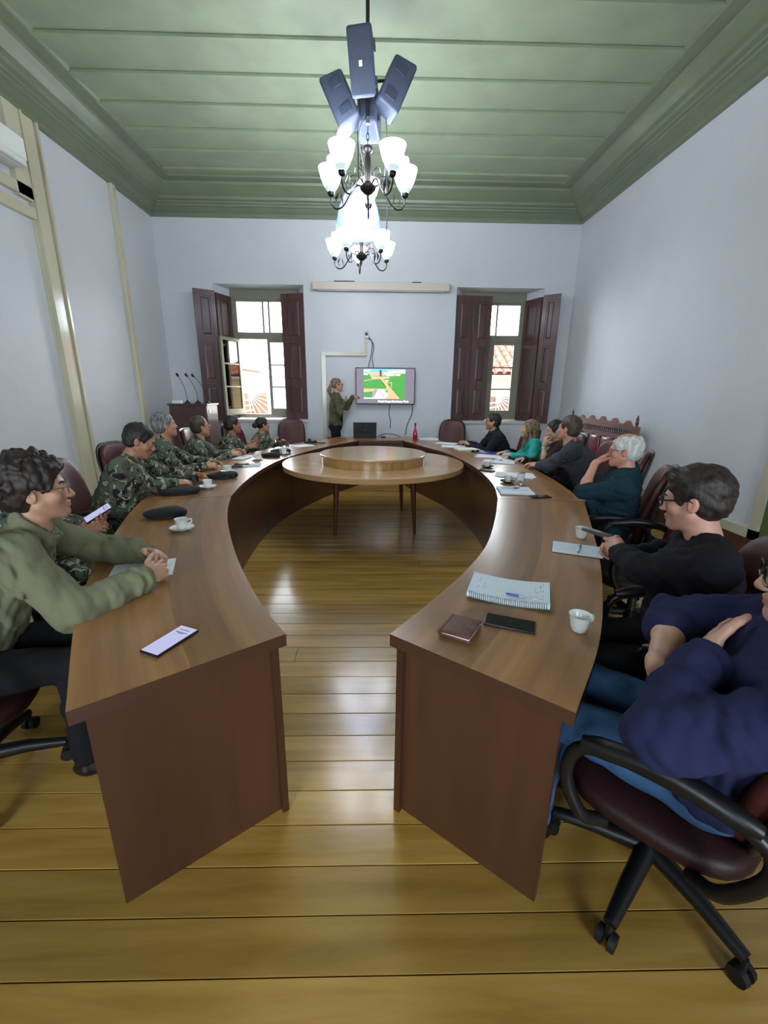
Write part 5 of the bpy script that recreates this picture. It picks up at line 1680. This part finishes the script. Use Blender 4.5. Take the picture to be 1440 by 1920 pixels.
r1, d1 = person('man in olive jacket with curly dark hair and round glasses, hands clasped on desk', (-1.60, 1.40), 24, (-1.285, 1.585, 1.19), 33, 1, 0, 26,
       wr=(-.935, 1.60, .818), wl=(-1.09, 1.90, .815), pole_r=(-.2, -.8, -.8), pole_l=(-.3, .9, -.6),
       hr=dict(f=(.35, .9, .02), n=(-.75, .35, -.45), curl=(.55, .6, .4)), hl=dict(f=(.85, -.35, .06), n=(-.2, -.6, -.75), curl=(.5, .5, .35)),
       shirt=C_OLIVE, trousers=C_TROUS, hair=('curly', H_BROWN), skin='#c4957a', beard=.30, specs=(M_CHROME, True, .0013), collar='stand', fine=.0048, seed=3, nose=1.05, ease=1.16, girth=1.08, fold=.0085, cuff=True)
r, d = person('officer in camouflage bent over a phone behind the man in olive jacket', (-2.06, 2.34), 18, (-2.01, 2.40, 1.085), 16, -35, 0, 18,
       wr=(-1.63, 2.25, .80), wl=(-1.66, 2.38, .80), hr=dict(f=(.6, .5, .1), n=(-.3, .5, -.5), curl=(.5, .5, .3)), hl=dict(f=(.7, -.3, .1), n=(-.2, -.3, .8), curl=(.5, .5, .3)),
       shirt=C_CAMO, trousers=C_CAMO, hair=('crew', H_BLACK), skin='#a9765c', seed=5, collar='fold', group=GS if False else None)
r, d = person('burly officer in camouflage looking down at his phone beside two berets', (-2.05, 3.13), 16, (-1.765, 3.235, 1.185), 22, -24, 0, 16,
       wr=(-1.66, 3.47, .81), wl=(-1.62, 3.78, .81), pole_r=(-.2, -.9, -.7), pole_l=(-.3, .6, -.8), hr=dict(f=(.65, .65, -.05), n=(-.2, .2, -.9), curl=(.3, .4, .3)), hl=dict(f=(.8, -.15, .0), n=(-.2, -.6, -.6), curl=(.5, .6, .4)),
       shirt=C_CAMO, trousers=C_CAMO, hair=('short', H_BLACK), skin='#b07c62', girth=1.22, belly=.03, shw=.19, seed=8, collar='fold', fine=.0065, specs=None)
insignia(r, d)
r, d = person('grey-templed officer in camouflage looking up towards the television', (-2.33, 4.10), 14, (-2.07, 4.27, 1.215), 40, 6, 0, 24,
       wr=(-1.72, 4.28, .81), wl=(-1.72, 4.48, .81), pole_r=(-.2, -.8, -.8), pole_l=(-.3, .6, -.8), hr=dict(f=(.7, .6, 0), n=(-.4, .5, -.6), curl=(.5, .6, .4)), hl=dict(f=(.8, -.2, .05), n=(-.2, -.5, -.7), curl=(.5, .5, .4)),
       shirt=C_CAMO, trousers=C_CAMO, hair=('short', H_GREY), skin='#b98468', seed=11, collar='fold')
insignia(r, d)
r, d = person('officer in camouflage with receding hair and glasses, hands joined over papers', (-2.34, 5.06), 8, (-2.07, 5.13, 1.13), 44, 3, 0, 20,
       wr=(-1.76, 5.15, .81), wl=(-1.74, 5.32, .81), pole_r=(-.2, -.8, -.8), pole_l=(-.3, .6, -.8), hr=dict(f=(.8, .5, 0), n=(-.3, .5, -.6), curl=(.4, .5, .4)), hl=dict(f=(.8, -.1, .1), n=(-.2, -.5, -.6), curl=(.4, .5, .4)),
       shirt=C_CAMO, trousers=C_CAMO, hair=('receding', H_MID), skin='#bd8a70', specs=(M_CHROME, False, .0015), seed=14, collar='fold')
insignia(r, d)
r, d = person('black-haired clean-shaven officer in camouflage with hands raised over the desk', (-2.14, 5.78), -4, (-1.90, 5.78, 1.105), 36, 2, 0, 14,
       wr=(-1.68, 5.60, .83), wl=(-1.66, 5.80, .86), pole_r=(-.2, -.8, -.8), pole_l=(-.3, .6, -.8), hr=dict(f=(.8, .3, .2), n=(-.3, .6, -.4), curl=(.3, .4, .3)), hl=dict(f=(.8, -.1, .3), n=(-.2, -.7, .2), curl=(.3, .4, .3)),
       shirt=C_CAMO, trousers=C_CAMO, hair=('short', H_BLACK), skin='#9a6a50', seed=17, collar='fold', s=.98)
insignia(r, d)
r, d = person('officer in camouflage with dark hair in a bun, sitting near the window', (-1.86, 6.52), -20, (-1.67, 6.42, 1.055), 34, 2, 0, 0,
       wr=(-1.50, 6.25, .80), wl=(-1.42, 6.45, .80), shirt=C_CAMO, trousers=C_CAMO, hair=('bun', H_BLACK), skin='#a87a62', seed=20, collar='fold', s=.93, fem=True)
insignia(r, d)

# the presenter, on her feet beside the television
r, d = person('woman with blond ponytail and olive jacket pointing at the television', (-.735, 7.95), 0, (-.69, 7.95, 1.648), 12, 6, 0, 8,
       wl=(-.40, 8.06, 1.46), wr=(-.56, 7.86, 1.36), pole_l=(.0, .3, -1.), pole_r=(-.4, -.7, -.6), hl=dict(f=(.9, .0, -.05), n=(0, .3, -.8), curl=(.8, .8, .5), point=True), hr=dict(f=(.5, .3, .5), n=(-.3, .4, .5), curl=(.7, .8, .5)),
       shirt=C_KHAKI, trousers=C_TROUS, hair=('pony', H_LIGHT), skin='#c39079', specs=(M_BLACK, False, .002), stand=True, fem=True, s=.97, seed=23, shw=.165)
inn = Field(.009)
inn.ell(d['N'] - d['u'] * .25 + d['F'] * .045, (.10, .09, .22), np.stack([d['R'], d['F'], d['u']], 1), .03)
inn.ell(d['N'] - d['u'] * .50 + d['F'] * .045, (.10, .095, .20), np.stack([d['R'], d['F'], d['u']], 1), .05)
inn.mesh('dark_top', C_TROUS, None, 0, None, d['base'], r)

r, d = person('man in dark blue jacket and glasses sitting before the shuttered window', (2.00, 6.38), 188, (1.75, 6.38, 1.135), 163, 3, 0, 176,
       wr=(1.42, 6.52, .80), wl=(1.40, 6.22, .80), shirt=C_DKBLUE, trousers=C_TROUS, hair=('short', H_BLACK), skin='#b28468', beard=.3, specs=(M_BLACK, False, .0018), seed=26, collar='stand', girth=1.1)
r, d = person('woman in turquoise blouse with long light brown hair', (2.22, 5.44), 186, (2.00, 5.52, 1.10), 150, 4, 0, 176,
       wl=(1.72, 5.28, .80), wr=(1.70, 5.50, .80), pole_l=(.2, -.9, -.6), hl=dict(f=(-.9, .35, 0), n=(.1, .3, -.9), curl=(.3, .4, .3)), hr=dict(f=(-.9, -.3, 0), n=(0, 0, -1), curl=(.3, .4, .3)),
       shirt=C_TEAL, trousers=C_TROUS, hair=('long', H_LIGHT), skin='#c79a80', seed=29, fem=True, s=.94, shw=.165)
r, d = person('dark-haired woman resting her chin on her fist, wristwatch on her arm', (2.28, 4.70), 178, (2.03, 4.82, 1.145), 172, -8, 0, 170,
       wl=(1.90, 4.74, 1.00), wr=(1.76, 4.95, .80), pole_l=(-.3, -.5, -1.), hl=dict(f=(.25, .15, 1.), n=(.8, .3, .1), curl=(1.0, 1.0, .7), tcurl=.6), hr=dict(f=(-.9, -.3, 0), n=(0, 0, -1)),
       shirt=C_BROWN, trousers=C_TROUS, sleeve=('long', 'short'), hair=('bun', H_BLACK), skin='#c89c84', seed=32, fem=True, s=.94, shw=.165)
E_, W_ = d['J'][-1]
ax_ = unit(W_ - E_); wc = W_ - ax_ * .035 - d['base']
wm = Matrix.Translation(wc) @ Vector(ax_).to_track_quat('Z', 'Y').to_matrix().to_4x4()
wt = MB().lathe([(.029, -.009), (.032, -.009), (.032, .009), (.029, .009), (.029, -.009)], 20, M=wm, cap=False).build('watch_strap', M_CHROME, r, True, 40)
MB().lathe([(.0, .0), (.017, .0), (.017, .009), (0, .009)], 16, M=Matrix.Translation(wc) @ xf((-.022, -.026, 0), rx=PI / 2, rz=-.8)).build('watch_face', M_SILL, wt, True, 40)
r, d = person('man in charcoal blazer seen from behind, forearm on the desk', (2.22, 3.96), 160, (1.895, 4.16, 1.225), 128, 4, 0, 150,
       wl=(1.74, 4.42, .81), wr=(1.80, 4.60, .80), pole_l=(-.5, -.5, -.7), pole_r=(.3, .7, -.6), hl=dict(f=(-.5, .8, -.05), n=(.2, .1, -.9), curl=(.4, .5, .4)), hr=dict(f=(-.8, .2, 0), n=(0, 0, -1)),
       shirt=C_BLAZER, trousers=C_TROUS, hair=('short', H_MID), skin='#c58d78', seed=35, collar='fold', girth=1.18, shw=.195, fine=.007)
r, d = person('bald-crowned white-haired man in dark teal polo, hand at his mouth', (1.89, 3.18), 155, (1.83, 3.07, 1.157), 146, -2, 0, 150,
       wl=(1.69, 3.19, 1.045), wr=(1.72, 3.42, .66), pole_l=(-.9, .35, -.75), hl=dict(f=(.45, .0, .35), n=(.6, -.2, -.75), curl=(.35, .75, .6), tcurl=.15, point=False), hr=dict(f=(-.6, .2, .2), n=(0, 0, -1)),
       shirt=C_DKTEAL, trousers=C_TROUS, sleeve=('short', 'short'), hair=('bald', H_WHITE), skin='#c98f77', specs=(M_BLACK, False, .0015), seed=38, collar='fold', girth=1.18, belly=.04, fine=.0058, shw=.185)
r, d = person('man in black sweater with thick dark hair and black glasses holding a remote', (1.26, 1.43), 160, (1.205, 1.52, 1.18), 132, -10, 0, 152,
       wl=(1.12, 1.80, .855), wr=(1.22, 1.86, .83), pole_l=(-.9, -.1, -.5), pole_r=(.4, .8, -.5), hl=dict(f=(.05, .75, .22), n=(.75, .1, -.55), curl=(.9, 1.0, .6), tcurl=.3, tdir=(.25, .85, .2)), hr=dict(f=(-.45, .45, .0), n=(-.3, -.6, -.3), curl=(.7, .8, .5)),
       shirt=C_BLACK, trousers=C_TROUS, hair=('thick', H_BROWN), skin='#c49280', beard=.25, specs=(M_BLACK, False, .0030), seed=41, girth=1.12, shw=.195, fine=.0048, belly=.02)
r, d = person('man in navy sweater and jeans with folded arms and black glasses', (.97, .95), 133, (1.02, .85, 1.165), 146, -4, 0, 142,
       wl=(.845, .925, .925), wr=(.745, .945, .865), pole_l=(-1., .2, -.5), pole_r=(-.15, .65, -.1), hl=dict(f=(.62, .5, .12), n=(.45, -.65, -.25), curl=(.25, .35, .25)), hr=dict(f=(-.15, -.7, -.45), n=(.8, .1, -.1), curl=(.4, .4, .3)),
       shirt=C_NAVY, trousers=C_JEANS, sleeve=('push', 'long'), hair=('short', H_MID), skin='#c99a84', specs=(M_BLACK, False, .003), seed=44, girth=1.25, belly=.05, shw=.195, fine=.0048, s=1.06, ease=1.08)

# ------------------------------------------------------------------ their chairs
chair(-1.60, 1.40, 24, 'maroon swivel chair under the man in olive jacket')
chair(-2.14, 2.30, 18, 'maroon swivel chair under the officer behind the man in olive jacket')
chair(-2.11, 3.26, 14, 'maroon swivel chair under the burly officer')
chair(-2.26, 4.15, -12, 'maroon swivel chair under the grey-templed officer')
chair(-2.42, 5.06, 8, 'maroon swivel chair under the officer with receding hair')
chair(-2.22, 5.80, -4, 'maroon swivel chair under the officer with raised hands')
chair(-1.95, 6.56, -20, 'maroon swivel chair under the officer with a bun')
chair(-1.48, 7.72, -75, 'empty maroon swivel chair by the open window')
chair(1.38, 7.78, 255, 'empty maroon swivel chair by the shuttered window')
chair(2.08, 6.38, 188, 'maroon swivel chair under the man in dark blue jacket')
chair(2.32, 5.44, 186, 'maroon swivel chair under the woman in turquoise')
chair(2.36, 4.70, 178, 'maroon swivel chair under the dark-haired woman')
chair(2.22, 3.98, 155, 'maroon swivel chair under the man in charcoal blazer')
chair(1.90, 3.20, 150, 'maroon swivel chair under the white-haired man')
chair(1.74, 2.55, 158, 'empty maroon swivel chair between black sweater and dark teal polo')
chair(1.24, 1.46, 168, 'maroon swivel chair under the man in black sweater')
chair(.905, 1.02, 135, 'maroon swivel chair under the man in navy sweater', spin=13)
bpy.context.view_layer.update()
